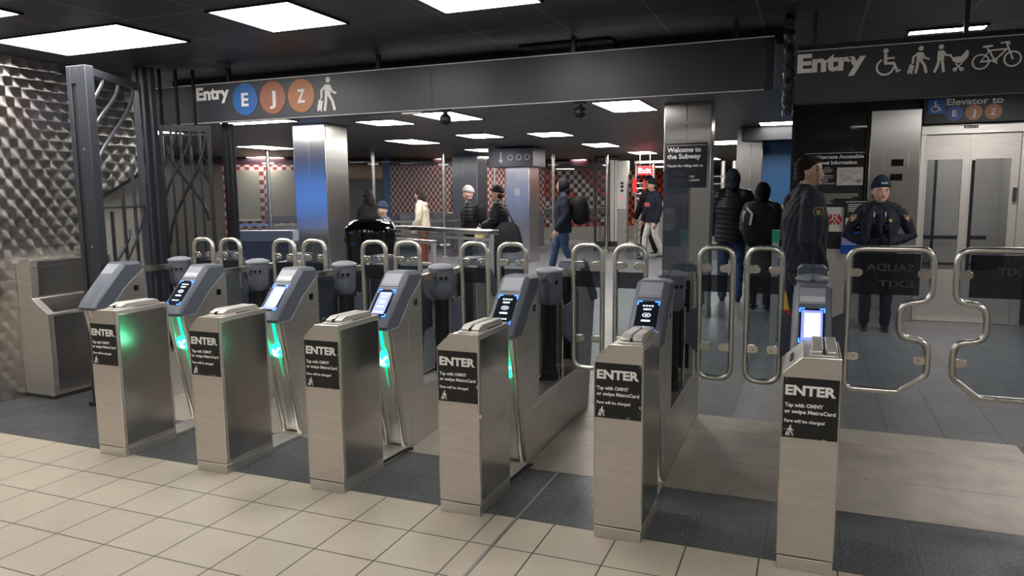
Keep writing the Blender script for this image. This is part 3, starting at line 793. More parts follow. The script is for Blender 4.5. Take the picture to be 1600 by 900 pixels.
cons_lab = {-1: 'leftmost, blank grey head beside the black gate post', 0: 'small blue-lit screen, behind the leftmost cabinet', 1: 'screen with painted white reflection, behind the second cabinet',
            2: 'pale lilac screen, behind the third cabinet', 3: 'dark blue-framed screen, behind the fourth cabinet', 4: 'acrylic sheet on top, behind the fifth cabinet', 5: 'screen with painted white reflection, nearest the wide gate'}
for k in range(-1, 6):
    x0 = X00 + PITCH * k
    t = thing('tap_console', 'steel fare gate console, ' + cons_lab[k], 'fare gate console', (x0 + .1, 1.3, 0), group='fare gate consoles in a row')
    off = (.1, 1.3, 0)
    # side outline (y, z), with the open middle, mirrored about the pivot
    half = [(.672, 0.0), (.508, .79), (.60, .80), (.73, .92), (.855, 1.035), (.888, 1.035), (.888, .352)]
    outline = half + [(2.6 - a, b) for a, b in reversed(half)]
    body = MB().prism(outline, 0, .022, .180)
    body.build('console_body', 'steel', t, off, bevel=0.003)
    sm = MB()
    for x in (.1795, .0225):
        for (a, b) in (((.717, .03), (.717, .83)), ((.717, .31), (.888, .315)), ((.888, .335), (1.712, .335)), ((.717, .31), (1.883, .31))):
            sm.loft([(x, a[0], a[1]), (x, b[0], b[1])], 0.0014, n=5)
    sm.build('panel_seams', 'edge', t, off)
    MB().box(.150, .1815, .79, .83, .875, .915).build('side_sensor', 'gloss_black', t, off); MB().box(.020, .05, .79, .83, .875, .915).build('side_sensor', 'gloss_black', t, off)
    # slanted front channel between two round uprights
    def fy(z): return .672 - z / .79 * .164
    for x in (.040, .162):
        MB().limb([(x, fy(.02) - .012, .02), (x, fy(.775) - .012, .775)], [.018, .018], 12).build('front_upright', 'steel_bright', t, off)
    ch = MB()
    pts = [(.056, 0.0), (.075, .016), (.101, .021), (.127, .016), (.146, 0.0)]
    vs = []; fs = []
    for z in (0.01, .775):
        for (x, d) in pts: vs.append((x, fy(z) - .012 + d, z))
        for (x, d) in reversed(pts): vs.append((x, fy(z) + .020 + d * .2, z))
    n = 10
    for j in range(n): fs.append((j, (j + 1) % n, (j + 1) % n + n, j + n))
    fs += [tuple(range(n)), tuple(range(2 * n - 1, n - 1, -1))]
    ch.add(vs, fs).build('front_channel', 'steel', t, off)
    for x in (.040, .162):
        MB().limb([(x, 2.6 - fy(.02) + .012, .02), (x, 2.6 - fy(.775) + .012, .775)], [.018, .018], 12).build('rear_upright', 'steel_bright', t, off)
    MB().loft([(.101, 2.6 - fy(.64) + .002, .64), (.101, 2.6 - fy(.76) + .002, .76)], .010, n=8).build('rear_light_strip', 'green_led_soft', t, off)
    if k >= 0:
        MB().loft([(.108, fy(.64) + .002, .64), (.108, fy(.765) + .002, .765)], .010, n=8).build('green_strip_and_reflection', 'green_led_soft', t, off)
        MB().loft([(.108, fy(.40) + .004, .40), (.108, fy(.545) + .002, .545)], [.004, .010], n=8).build('green_strip_and_reflection', 'green_reflection', t, off)  # lower strip is the lamp's reflection in the channel, put in as emission
        # round arrow lamp
        zc = .585; yc = fy(zc) - .014
        sdir = Vector((0, -.164, .79)).normalized(); ndir = Vector((0, -.979, -.203))
        def on(u, v, h=0): return Vector((.116, yc, zc)) + Vector((1, 0, 0)) * u + sdir * v + ndir * h
        disc = MB()
        ring0 = [on(.048 * math.cos(a), .048 * math.sin(a), 0) for a in np.linspace(0, 2 * PI, 25)[:-1]]
        ring1 = [on(.044 * math.cos(a), .044 * math.sin(a), .012) for a in np.linspace(0, 2 * PI, 25)[:-1]]
        disc.add(ring0 + ring1, [(j, (j + 1) % 24, (j + 1) % 24 + 24, j + 24) for j in range(24)] + [tuple(range(23, -1, -1)), tuple(range(24, 48))])
        dd = disc.build('arrow_lamp', 'green_led', t, off)
        ar = MB()
        def bar(a, b, wv):
            a = Vector(a); b = Vector(b); d = (b - a).normalized(); p = Vector((-d.y, d.x)) * wv
            q = [a + p, b + p, b - p, a - p]
            v0 = [on(c[0], c[1], .0125) for c in q] + [on(c[0], c[1], .0145) for c in q]
            ar.add(v0, [(0, 1, 2, 3), (7, 6, 5, 4), (0, 4, 5, 1), (1, 5, 6, 2), (2, 6, 7, 3), (3, 7, 4, 0)])
        bar((.026, .026), (-.022, -.022), .0062); bar((-.025, .014), (-.025, -.030), .0062); bar((.014, -.025), (-.030, -.025), .0062)
        ar.build('arrow', 'arrow_led', dd)
        dd.children[0].location = (0, 0, 0)
        for v in dd.children[0].data.vertices: v.co = v.co - Vector(off)
    # reader heads
    hd = reader_head().build('reader_head', 'grey_plastic', t, off, bevel=0.005)
    reader_head(True).build('rear_reader_head', 'grey_plastic', t, off, bevel=0.005)
    tr = MB()
    for x in (.193, .017):
        tr.loft([(x, .462, .776), (x, .578, .776), (x, .703, .908), (x, .858, 1.025)], .0032, n=6)
    tr.loft([(.017, .457, .776), (.193, .457, .776)], .0032, n=6)
    tr.build('head_edge_trim', 'grey_light', hd, off)
    for s_ in (-1,):
        slope_box(MB(), .046, .164, .012, .108, .0165, .0205).build('head_upper_cover', 'grey_light', hd, off, bevel=0.002)
        slope_box(MB(), .050, .160, .064, .096, .0205, .0218).build('sensor_strip', 'grey_pale' if k in (1, 5, 0) else 'grey_light', hd, off)
    if k >= 0:
        sc_ = slope_box(MB(), .048, .162, .132, .335, .0135, .0185).build('screen', 'screen', hd, off, bevel=0.002)
        led = MB()
        for (a, b, c, d) in ((.048, .072, .134, .140), (.048, .054, .134, .158), (.138, .162, .134, .140), (.156, .162, .134, .158),
                             (.048, .072, .326, .332), (.048, .054, .308, .332), (.138, .162, .326, .332), (.156, .162, .308, .332)):
            slope_box(led, a, b, c, d, .0187, .0207)
        led.build('blue_corner_light', 'blue_led', sc_, off)
        sh = .0189
        if k in (1, 5):
            slope_box(MB(), .058, .152, .146, .322, .0186, .0192).build('screen_border_glow', 'blue_led_soft', sc_, off)
            slope_box(MB(), .072 if k == 5 else .080, .142, .162, .300, .0193, .0203).build('display_and_reflection', 'white_reflection', sc_, off)  # white reflection on the screen glass, put in as an emitting sheet
        else:
            tq = text_mb('OMNY', -.022, .022, 0, .012, 0, bold=.03, depth=.0005)
            def lay(mbx, s_at):
                # lay upright lettering onto the sloping screen
                return mbx.xf(lambda v: Vector((.105 + v.x, .72, 1.075)) + SD * (s_at - v.z) + SN * (sh + .0012 - v.y))
            lay(tq, .192)
            for i in range(4): 
                x = .078 + i * .015
                slope_box(tq, x, x + .010, .160, .168, sh, sh + .0012)
                slope_box(tq, x, x + .010, .292, .300, sh, sh + .0012)
            slope_box(tq, .082, .128, .252, .262, sh, sh + .0012)
            for i in range(16):
                a = 2 * PI * i / 16; slope_box(tq, .105 + .020 * math.cos(a) - .002, .105 + .020 * math.cos(a) + .002, .222 + .012 * math.sin(a) - .002, .222 + .012 * math.sin(a) + .002, sh, sh + .0012)
            slope_box(tq, .096, .114, .2185, .2255, sh, sh + .0012)
            tq.build('display_symbols', 'screen_text', sc_, off)
            if k == 2: slope_box(MB(), .064, .146, .152, .310, .0186, .0189).build('display_and_reflection', 'blue_led_soft', sc_, off)
    # rail, pivot post and drum cap
    MB().box(.082, .122, .855, 1.745, .998, 1.040).build('top_rail', 'steel_bright', t, off, bevel=.003)
    cap = [(.05, .845), (.070, .868), (.078, .90), (.0785, .972), (.082, .974), (.083, 1.052), (.088, 1.056), (.088, 1.064), (.078, 1.072), (.045, 1.083), (.0, 1.087)]
    dr = MB().lathe(cap, (.105, 1.3, 0), 32).build('pivot_drum', 'grey_plastic', t, off)
    MB().lathe([(.086, 0), (.0895, .002), (.0895, .012), (.078, .020), (.045, .031), (0.001, .035)], (.105, 1.3, 1.054), 32).build('drum_lid', 'grey_light', dr, off)
    sw = MB()
    for a in (-1.10, -0.70): 
        x, y = .105 + .083 * math.cos(a), 1.3 + .083 * math.sin(a)
        sw.obox((x, y, .995), (-math.sin(a), math.cos(a), 0), (math.cos(a), math.sin(a), 0), (0, 0, 1), -.010, .010, -.004, .0025, -.010, .010)
    sw.build('drum_sensors', 'gloss_black', dr, off)
    MB().lathe([(.055, .352), (.055, .40), (.046, .41), (.046, .84), (.052, .86)], (.105, 1.3, 0), 20).build('pivot_post', 'rubber', t, off)
    MB().loft([(.168, 1.355, .352), (.168, 1.355, .86)], .011, n=10).loft([(.035, 1.355, .352), (.035, 1.355, .86)], .011, n=10).build('post_guide', 'steel_bright', t, off)
    if k >= 0: MB().box(0.030, 0.190, 0.340, 0.655, 0.0, 0.022).build('base_plate', 'steel', t, off, bevel=0.002)
    # glazed opening of the console
    gf = MB()
    for y in (.905, 1.665): gf.box(.04, .055, y, y + .03, .352, 1.0)
    gf.box(.04, .055, .90, 1.70, .352, .37)
    gf.build('opening_frame', 'steel_dark', t, off)
    MB().box(.045, .050, .93, 1.67, .365, .998).build('opening_glass', 'glass', t, off)
    MB().box(.06, .15, .889, .90, .40, .98).build('opening_lining', 'rubber', t, off); MB().box(.06, .15, 1.70, 1.711, .40, .98).build('opening_lining', 'rubber', t, off)

# acrylic sheets on two consoles
for k, lb in ((4, 'upright clear acrylic sheet before the steel column with the Welcome sign'), (5, 'upright clear acrylic sheet seen edge-on in front of the officer in profile')):
    x0 = X00 + PITCH * k + .105
    t = thing('acrylic_screen', lb, 'glass screen', (x0, 1.45, 1.087), group='acrylic sheets on the consoles')
    r_ = .04; pts = [(-.46, -.045), (-.46, .59 - r_)] + [(-.46 + r_ - r_ * math.cos(a), .59 - r_ + r_ * math.sin(a)) for a in np.linspace(0, PI / 2, 6)][1:] + \
        [(.48 - r_ + r_ * math.sin(a), .59 - r_ + r_ * math.cos(a)) for a in np.linspace(0, PI / 2, 6)] + [(.48, -.045)]
    MB().prism(pts, 0, -.006, .006).build('sheet', 'fin_glass', t, smooth=0)
    MB().box(-.012, .012, -.46, -.40, -.05, -.005).box(-.012, .012, .36, .42, -.05, -.005).build('bracket', 'steel_bright', t)

# ------------------------------------------------------------------ swinging gates
def round_path(pts, rads, seg=6):
    """polyline with rounded corners (closed)"""
    out = []; n = len(pts)
    for i in range(n):
        p0, p1, p2 = Vector(pts[i - 1]), Vector(pts[i]), Vector(pts[(i + 1) % n])
        r = rads[i] if isinstance(rads, (list, tuple)) else rads
        a = (p0 - p1).normalized(); b = (p2 - p1).normalized()
        ang = a.angle(b); d = r / math.tan(ang / 2); d = min(d, (p0 - p1).length * .49, (p2 - p1).length * .49)
        s, e = p1 + a * d, p1 + b * d
        for j in range(seg + 1):
            u = j / seg
            out.append((s * (1 - u) ** 2 + p1 * 2 * u * (1 - u) * 1.0 + e * u ** 2) if ang < 3.1 else p1)
    return out
def gate(name, pts, rad, pivot_x, label, group, tube_r=.0165, clips=(), band=None, words=None, flipwing=False, yc=1.3, cat='gate'):
    cx = sum(p[0] for p in pts) / len(pts)
    t = thing(name, label, cat, (pivot_x, yc, 0.0 + .0), group=group)
    off = (pivot_x, yc, 0)
    path = [(p.x, yc, p.y) for p in round_path([Vector((p[0], p[1])) for p in pts], rad)]
    MB().loft(path, tube_r, n=12, closed=True).build('gate_frame', 'tube', t, off)
    c2 = Vector((cx, yc, sum(p[1] for p in pts) / len(pts)))
    inner = []
    pp = [Vector(p) for p in path]
    for p in pp: inner.append((p.x + (-.012 if p.x > c2.x else .012) * 0, p.z))
    MB().prism(inner, 1, yc - .004, yc + .004).build('gate_glass', 'glass', t, off, smooth=0)
    for (x, z, s) in clips:       # s: +1 tab reaches right from the tube at the left
        c = MB(); w_ = .055
        outl = [(x - s * w_ * .55, z - .023), (x + s * w_ * .25, z - .023)] + [(x + s * (w_ * .25 + .023 * math.cos(a)), z + .023 * math.sin(a)) for a in np.linspace(-PI / 2, PI / 2, 9)][1:-1] + [(x + s * w_ * .25, z + .023), (x - s * w_ * .55, z + .023)]
        c.prism(outl, 1, yc - .012, yc + .012)
        cc = c.build('glass_clip', 'steel_bright', t, off, bevel=.002)
        MB().ball((x + s * w_ * .15, yc - .013, z), .006, .003, .006, 12, 6).build('screw', 'steel_dark', cc, off)
    if band:
        MB().box(band[0], band[1], yc + .0045, yc + .007, band[2], band[3]).build('dark_band', 'band', t, off)
    if words:
        m_ = MB()
        for (s, a, b, z, c) in words:
            q = text_mb(s, a, b, z, c, yc + .0035, bold=.024, depth=.0005, flip=True); m_.add(q.v, q.f)
        m_.xf(lambda v: Vector((v.x, v.y - .0085, v.z)))
        m_.build('band_lettering', 'mirror_text', t, off)
    return t, off
def wing(t, off, px, ex, yc=1.3):
    s = 1 if ex > px else -1
    pts = [(px + s * .084, .64), (px + s * .084, .83), (px + s * .095, .835), (ex, .882), (ex, .592), (px + s * .10, .648)]
    MB().prism(pts, 1, yc - .022, yc + .022).build('gate_arm', 'wing', t, off, bevel=.006)

lanes = ['leftmost lane by the black bars', 'second lane from the left', 'third lane from the left', 'fourth lane from the left', 'lane before the backpack man', 'lane before the hooded pair']
for k in range(6):
    pl_, pr_ = X00 + PITCH * (k - 1) + .105, X00 + PITCH * k + .105
    mid = (pl_ + pr_) / 2
    for s, nm in ((-1, 'left'), (1, 'right')):
        a, b = (mid - .229, mid - .041) if s < 0 else (mid + .041, mid + .229)
        piv = pl_ if s < 0 else pr_
        t, off = gate('lane_gate', [(a, .447), (b, .447), (b, 1.229), (a, 1.229)], .075, piv,
                      '%s narrow steel and glass gate leaf in the %s' % (nm, lanes[k]), 'narrow gate leaves',
                      clips=[(a + .036, 1.105, 1), (b - .036, 1.105, -1), (a + .036, .638, 1), (b - .036, .638, -1)], band=(a + .014, b - .014, .965, 1.066))
        wing(t, off, piv, a - .012 if s < 0 else b + .012) if False else wing(t, off, piv, (a if s < 0 else b))
PL = X00 + PITCH * 5 + .105
wl_ = [(4.015, .452), (4.285, .452), (4.418, .555), (4.418, .745), (4.275, .75), (4.275, .945), (4.423, .955), (4.423, 1.235), (4.012, 1.235)]
CW = 4.477; PR = 2 * CW - PL
t, off = gate('wide_gate', wl_, [.05, .05, .06, .075, .085, .085, .075, .075, .075], PL, 'left leaf of the wide notched accessible gate, right of the nearest console', 'wide gate leaves', .0175,
              [(4.048, 1.104, 1), (4.385, 1.104, -1), (4.048, .637, 1), (4.385, .635, -1)], (4.035, 4.362, .985, 1.210),
              [('SALIDA', 4.10, 4.33, 1.115, .042), ('EXIT', 4.16, 4.33, 1.03, .036)])
wing(t, off, PL, 4.012)
wr_ = [(2 * CW - a, b) for a, b in wl_]
t, off = gate('wide_gate', wr_, [.05, .05, .06, .075, .085, .085, .075, .075, .075], PR, 'right leaf of the wide notched accessible gate, cut by the right edge', 'wide gate leaves', .0175,
              [(4.906, 1.104, -1), (4.569, 1.104, 1), (4.906, .637, -1), (4.569, .635, 1)], (4.592, 4.919, .985, 1.210),
              [('EXIT', 4.71, 4.85, 1.105, .045)])
wing(t, off, PR, 4.942)
# (the console the right leaf turns on stands outside the frame)

# floor plates in the lanes
def plate(x0, x1, label):
    t = thing('floor_plate', label, 'floor plate', ((x0 + x1) / 2, 1.32, 0), group='scuffed metal floor plates in the lanes')
    for (a, b, za, zb) in ((.632, 1.088, .002, .012), (1.092, 1.664, .012, .012), (1.668, 2.015, .012, .002)):
        MB().prism([(a - 1.32, -0.0), (b - 1.32, -0.0), (b - 1.32, zb), (a - 1.32, za)], 0, x0 - (x0 + x1) / 2, x1 - (x0 + x1) / 2).build('plate_section', 'plate', t, bevel=.0005)
for k in range(0, 6):
    x0 = X00 + PITCH * (k - 1) + .182; x1 = X00 + PITCH * k + .020
    plate(x0, x1, 'scuffed metal floor plate in the %s' % lanes[k])
plate(X00 + PITCH * 5 + .182, 5.02, 'wide scuffed beige metal floor plate under the wide gate')

# ------------------------------------------------------------------ grey machine by the left wall
t = thing('old_fare_machine', 'low brushed steel machine with a sloped ledge against the swirled steel wall', 'machine', (-1.74, 1.0, 0))
off = (-1.74, 1.0, 0)
pf = [(-1.902, .03), (-1.585, .03), (-1.585, .672), (-1.752, .785), (-1.742, 1.088), (-1.902, 1.052)]
MB().prism(pf, 1, .70, 1.42).build('machine_body', 'steel_warm', t, off, bevel=.003)
MB().box(-1.900, -1.588, .705, 1.415, 0, .03).build('machine_base', 'seam', t, off)
MB().box(-1.586, -1.580, .74, 1.40, .07, .655).build('lower_panel', 'steel_dark', t, off)
MB().obox((-1.585, 1.06, .674), (-.828, 0, .560), (0, 1, 0), (.560, 0, .828), .012, .185, -.31, .34, 0, .004).build('ledge_panel', 'steel_bright', t, off)
MB().obox((-1.7525, 1.06, .79), (.033, 0, .999), (0, 1, 0), (.999, 0, -.033), .012, .28, -.30, .34, 0, .004).build('upper_panel', 'steel_dark', t, off)
e = MB()
for (a, b) in zip(pf, pf[1:] + pf[:1]): e.loft([(a[0], .6995, a[1]), (b[0], .6995, b[1])], .002, n=5)
e.loft([(-1.742, .70, 1.03), (-1.742, 1.42, 1.03)], .002, n=5).loft([(-1.585, .70, .10), (-1.585, 1.42, .10)], .002, n=5).loft([(-1.90, .6995, 1.0), (-1.745, .6995, 1.03)], .002, n=5)
e.build('edge_bead', 'edge', t, off)

# ------------------------------------------------------------------ black folding gate on the left
t = thing('gate_post', 'tall slotted charcoal steel post at the left, nearest the viewer', 'post', (-1.06, .72, 0))
o_ = MB().box(-.095, -.055, -.035, .035, .0, 2.485).box(.0, .095, -.035, .035, .0, 2.485).box(-.056, .001, -.02, .035, 0.0, 2.485).box(-.056, .001, -.035, .0, 2.36, 2.485)
o_.build('post_body', 'post_metal', t, bevel=.003)
MB().box(-.12, .11, -.05, .05, 0, .03).build('foot_plate', 'black', t, bevel=.003)
sc2 = MB()
for z in (.5, 1.2, 1.9): sc2.ball((.03, -.036, z), .006, .004, .006, 10, 6)
sc2.build('bolts', 'steel_dark', t)

def bar_leaf(name, A, B, z0, z1, label, nb, curves, cross, rt=.020, tall=None, pm='post_metal'):
    A = Vector((A[0], A[1], 0)); B = Vector((B[0], B[1], 0)); d = (B - A); Ln = d.length; d.normalize(); nrm = Vector((d.y, -d.x, 0))
    t = thing(name, label, 'gate', tuple(A))
    def at(u, z, o=0.0): return d * u + Vector((0, 0, z)) + nrm * o
    fr = MB()
    for u in (0.0, Ln): fr.obox(at(u, 0), d, nrm, (0, 0, 1), -rt, rt, -rt, rt, z0, z1)
    fr.obox(at(0, 0), d, nrm, (0, 0, 1), 0, Ln, -rt * .8, rt * .8, z1 - .055, z1)
    fr.obox(at(0, 0), d, nrm, (0, 0, 1), 0, Ln, -rt * .8, rt * .8, z0, z0 + .05)
    fr.build('leaf_frame', pm, t, bevel=.002)
    for i in range(nb):
        u = Ln * (i + 1) / (nb + 1)
        MB().obox(at(u, 0), d, nrm, (0, 0, 1), -.010, .010, -.010, .010, z0 + .04, (tall[i] if tall else z1 - .5 - .18 * (nb - i))).build('upright_bar', pm, t)
    for z in cross:
        MB().obox(at(0, z), d, nrm, (0, 0, 1), 0, Ln, -.008, .008, -.008, .008).build('cross_bar', pm, t)
    for (u0, zt, u1, zb) in curves:
        n = 14; pts = []
        for i in range(n + 1):
            q = i / n; s = q * q * (3 - 2 * q)
            pts.append(at(Ln * (u0 + (u1 - u0) * s), zt + (zb - zt) * q))
        MB().loft(pts, .0125, n=8).build('curved_bar', pm, t)
    return t
bar_leaf('bar_gate_leaf', (-1.06, .785), (-1.37, 1.48), .06, 2.49, 'charcoal steel gate leaf with sweeping S-curved bars beside the tall slotted post', 3,
         [(.27, 2.45, .0, 2.18), (.58, 2.45, .0, 1.98), (.90, 2.45, .0, 1.70), (.92, 1.48, .0, .60), (.60, 1.30, .0, .85)], [1.48, .55])
t = thing('gate_post_cluster', 'dark paired posts hinging the left and middle gate leaves', 'post', (-1.45, 1.60, 0))
for (a, b, c, d_) in ((-.07, -.02, -.04, .03), (0.0, .045, -.03, .04), (.06, .095, .0, .05)):
    MB().box(a, b, c, d_, 0, 2.64).build('post_tube', 'post_metal', t, bevel=.003)
bar_leaf('bar_gate_leaf', (-1.36, 1.68), (-1.05, 1.90), .06, 2.17, 'black steel gate leaf with crossing curved bars below the left end of the long sign', 4,
         [(.32, 2.13, .0, 1.75), (.62, 2.13, .0, 1.50), (.95, 2.13, .05, 1.15), (.10, 2.0, .9, 1.35), (.35, 2.05, 1.0, 1.62), (.6, 2.05, 1.0, 1.80)], [2.09, 1.02], .016, tall=[2.15, 2.15, 2.15, 2.15], pm='black')
t = thing('tall_bars', 'three thin black bars rising to the ceiling in front of the sign end', 'bars', (-1.25, 1.78, 0))
for i, (x, y) in enumerate(((-.13, -.06), (-.02, .01), (.09, .09))):
    MB().box(x - .010, x + .010, y - .01, y + .01, 2.17, 2.64).build('bar', 'black', t)
t = thing('gate_post_cluster', 'cluster of three black square posts under the sign end, right of the curved bars', 'post', (-1.03, 2.08, 0))
for (a, b, c, d_) in ((-.11, -.07, .08, .12), (-.045, .0, .0, .045), (.025, .075, -.02, .03)):
    MB().box(a, b, c, d_, 0, 2.195 if c < .05 else 2.6).build('post_tube', 'black', t, bevel=.003)

# ------------------------------------------------------------------ stainless columns
def column(x0, x1, y0, y1, label, seams, top=H, name='steel_column', hdr=None):
    t = thing(name, label, 'column', ((x0 + x1) / 2, (y0 + y1) / 2, 0), group='square stainless steel columns')
    off = ((x0 + x1) / 2, (y0 + y1) / 2, 0)
    MB().box(x0, x1, y0, y1, 0, top).build('column_cladding', 'col_steel', t, off, bevel=.006)
    sm = MB()
    for s in seams: sm.box(s - .004, s + .004, y0 - .003, y0, 0.0, top)
    sm.box(x1, x1 + .003, y0 + .02, y0 + .03, 0, top)
    sm.build('cladding_seam', 'edge', t, off)
    MB().box(x0 - .006, x1 + .006, y0 - .008, y1 + .006, 0, .10).build('column_base', 'steel_dark', t, off)
    return t, off
column(-3.55, -2.965, 6.2, 6.78, 'nearest hall column, clad in steel and reflecting blue, left of the black bin', [-3.26])
tc, off = column(2.09, 2.66, 6.2, 6.55, 'steel column carrying the black Welcome to the Subway sign', [2.365])
tf, offf = column(-2.75, -2.17, 12.75, 13.4, 'far steel column with a header box, right of the woman with the large bag', [-2.46], top=2.2)
MB().box(-2.53, -2.40, 12.74, 12.76, 1.55, 1.72).build('small_plate', 'paper', tf, offf)
tb = thing('header_box', 'dark grey header box with faint painted reflections on top of the far column', 'sign', (-2.5, 13, 2.2))
MB().box(-.60, .50, -.45, .4, 0, .42).build('box_body', mat('header_box_paint', (.10, .10, .115), .3, .3), tb, bevel=.01)
ic = MB()  # faint reflection on the box front, modelled as thin raised shapes
for i, x in enumerate((-.28, -.05, .16, .36)):
    if i == 0: ic.prism([(x - .02, .34), (x + .02, .34), (x + .02, .16), (x + .06, .16), (x, .08), (x - .06, .16), (x - .02, .16)], 1, -.456, -.45)
    else: q = Icon(x, .21, 1, -.45, .004).arc(0, 0, .06, .015, 0, 360, 18).m; ic.add(q.v, q.f)
ic.build('faint_reflection', 'steel_warm', tb)
column(-5.35, -4.6, 15.2, 15.9, 'distant bluish steel column behind the man in the grey knit hat', [-5.0])
column(2.60, 3.02, 10.2, 10.6, 'steel column beside the blue wall, behind the hooded pair', [2.83])

# welcome sign
t = thing('welcome_sign', 'black Welcome to the Subway sign on the steel column', 'sign', (2.37, 6.18, 1.6))
off = (2.37, 6.18, 1.6)
MB().box(2.12, 2.615, 6.180, 6.198, 1.62, 2.165).build('sign_panel', 'sign_dark', t, off, bevel=.002)
tx = MB()
for (s, a, b, z, c, bo) in (('Welcome to', 2.135, 2.545, 2.055, .062, .03), ('the Subway', 2.135, 2.545, 1.975, .062, .03), ('Thanks for riding with us', 2.135, 2.57, 1.875, .032, .022),
                            ('entry', 2.385, 2.475, 1.745, .032, .022), ('payment', 2.385, 2.535, 1.70, .032, .022)):
    q = text_mb(s, a, b, z, c, 6.180, bold=bo, depth=.002); tx.add(q.v, q.f)
tx.box(2.125, 2.61, 6.178, 6.180, 2.135, 2.139)
tx.build('lettering', 'white', t, off)
# green lit strip low on the column (light from the lane arrow side)
# ------------------------------------------------------------------ elevator front
YE = 6.85
t = thing('elevator', 'stainless steel elevator front with two glazed door leaves at the right', 'elevator', (5.5, YE, 0))
off = (5.5, YE, 0)
MB().box(4.985, 6.10, YE, YE + .12, 2.205, 2.30).box(4.985, 5.045, YE, YE + .12, 0, 2.205).box(6.00, 6.10, YE, YE + .12, 0, 2.205).build('door_frame', 'steel', t, off, bevel=.004)
for (a, b, wx0, wx1, nm) in ((5.045, 5.51, 5.075, 5.435, 0), (5.512, 6.00, 5.565, 5.92, 1)):
    d_ = MB()
    d_.box(a, b, YE + .05, YE + .08, 0, .62).box(a, b, YE + .05, YE + .08, 1.915, 2.205).box(a, wx0, YE + .05, YE + .08, .62, 1.915).box(wx1, b, YE + .05, YE + .08, .62, 1.915)
    dd = d_.build('door_leaf', 'steel_warm', t, off)
    MB().box(wx0, wx1, YE + .060, YE + .068, .62, 1.915).build('door_glass', 'elev_glass', dd, off)
MB().box(5.53, 5.565, YE + .045, YE + .05, .5, 1.9).build('door_edge_seal', 'rubber', t, off)
MB().box(5.0, 6.1, YE - .06, YE + .05, 0, .012).build('threshold', 'steel_dark', t, off)
MB().box(5.42, 5.56, YE - .004, YE, 2.265, 2.295).build('number_plate', 'sign_dark', t, off)
text_mb('EL411', 5.435, 5.545, 2.270, .018, YE - .004, depth=.001).build('number_lettering', 'white', t, off)
MB().box(5.955, 5.985, YE - .004, YE + .05, 1.42, 1.58).build('call_slot', 'seam', t, off)
# inside of the car: light back wall with rails and a bent dark partition
struct('wall_shaft', MB().box(4.985, 6.2, YE + 1.7, YE + 1.8, 0, H).box(6.15, 6.2, YE + .12, YE + 1.7, 0, H).box(4.9, 4.985, YE + .12, YE + 1.7, 0, H), 'room')
light(5.2, 5.8, YE + .6, YE + 1.1, 'lamp inside the elevator car', 'elevator lamp')
tr = thing('car_handrail', 'handrail and dark bars seen through the left elevator window', 'railing', (5.5, YE + 1.5, 0))
rb = MB().box(-.45, .5, -.02, .02, .9, .95).box(-.45, .5, -.02, .02, .55, .58)
for x in (-.42, -.28, -.15): rb.box(x, x + .03, -.03, .03, 0, 2.3)
rb.build('rail_bars', 'black', tr)
struct('wall_elevator', MB().box(3.56, 4.985, YE + .02, YE + .12, 0, H).box(6.1, 8.0, YE + .02, YE + .12, 0, H).box(4.985, 6.1, YE + .02, YE + .1, 2.31, H), 'sign_dark')
# steel upright panel with two dark displays
t = thing('steel_pier', 'broad stainless steel pier with two small black displays behind the woman officer', 'column', (4.7, YE, 0))
off = (4.7, YE, 0)
MB().box(4.44, 4.975, YE - .12, YE + .015, 0, 2.50).build('pier_cladding', 'col_steel', t, off, bevel=.006)
MB().box(4.60, 4.86, YE - .126, YE - .12, 1.46, 2.02).build('display_plate', 'col_steel', t, off, bevel=.002)
MB().box(4.675, 4.805, YE - .131, YE - .126, 1.845, 1.925).box(4.67, 4.80, YE - .131, YE - .126, 1.675, 1.755).build('display', 'gloss_black', t, off)
MB().box(4.975, 4.988, YE - .05, YE + .02, 0, 2.5).build('dark_joint', 'black', t, off)
# elevator sign
t = thing('elevator_sign', 'dark sign reading Elevator to E J Z above the elevator', 'sign', (5.6, YE, 2.33))
off = (5.6, YE, 2.33)
MB().box(4.99, 6.6, YE - .10, YE - .02, 2.325, 2.64).build('sign_panel', 'sign_dark', t, off)
ys = YE - .10
MB().box(5.03, 5.205, ys - .003, ys, 2.435, 2.60).build('blue_square', 'blue', t, off)
icon_wheelchair(5.112, 2.45, .13, ys - .003).build('wheelchair_figure', 'white', t, off)
text_mb('Elevator to', 5.215, 5.77, 2.525, .075, ys, bold=.024).build('lettering', 'white', t, off)
for (x, l, mm) in ((5.30, 'E', 'deep_blue'), (5.49, 'J', 'orange'), (5.68, 'Z', 'orange')): bullet(x, 2.432, .085, ys, l, mm, t, off)

# information board left of the pier
t = thing('information_board', 'dark glazed information board titled Alternate Accessible Travel Information', 'notice board', (4.0, YE, 0))
off = (4.0, YE, 0)
yb = YE - .06
MB().box(3.585, 4.42, yb, YE, .35, 2.50).build('board_panel', 'board_glass', t, off)
MB().box(3.565, 3.60, yb - .03, YE, .0, 2.55).box(4.405, 4.435, yb - .03, YE, 0, 2.55).build('board_frame', 'black', t, off, bevel=.003)
MB().box(3.60, 4.405, yb - .02, YE, 0, .85).build('lower_panel', 'steel_warm', t, off)
tx = MB()
for (s, a, b, z, c) in (('Alternate Accessible', 3.845, 4.385, 1.955, .045), ('Travel Information', 3.845, 4.31, 1.885, .045)):
    q = text_mb(s, a, b, z, c, yb, bold=.030, depth=.001); tx.add(q.v, q.f)
tx.box(3.72, 4.40, yb - .001, yb, 2.018, 2.024)
tx.box(3.80, 4.12, yb - .001, yb, 2.30, 2.315) if False else None
tx.build('title_lettering', 'white', t, off)
sm = MB()
random.seed(3)
for i in range(9):
    z = 1.84 - i * .024
    if i not in (3,): sm.box(3.845, 3.99 + .10 * random.random(), yb - .001, yb, z, z + .008)
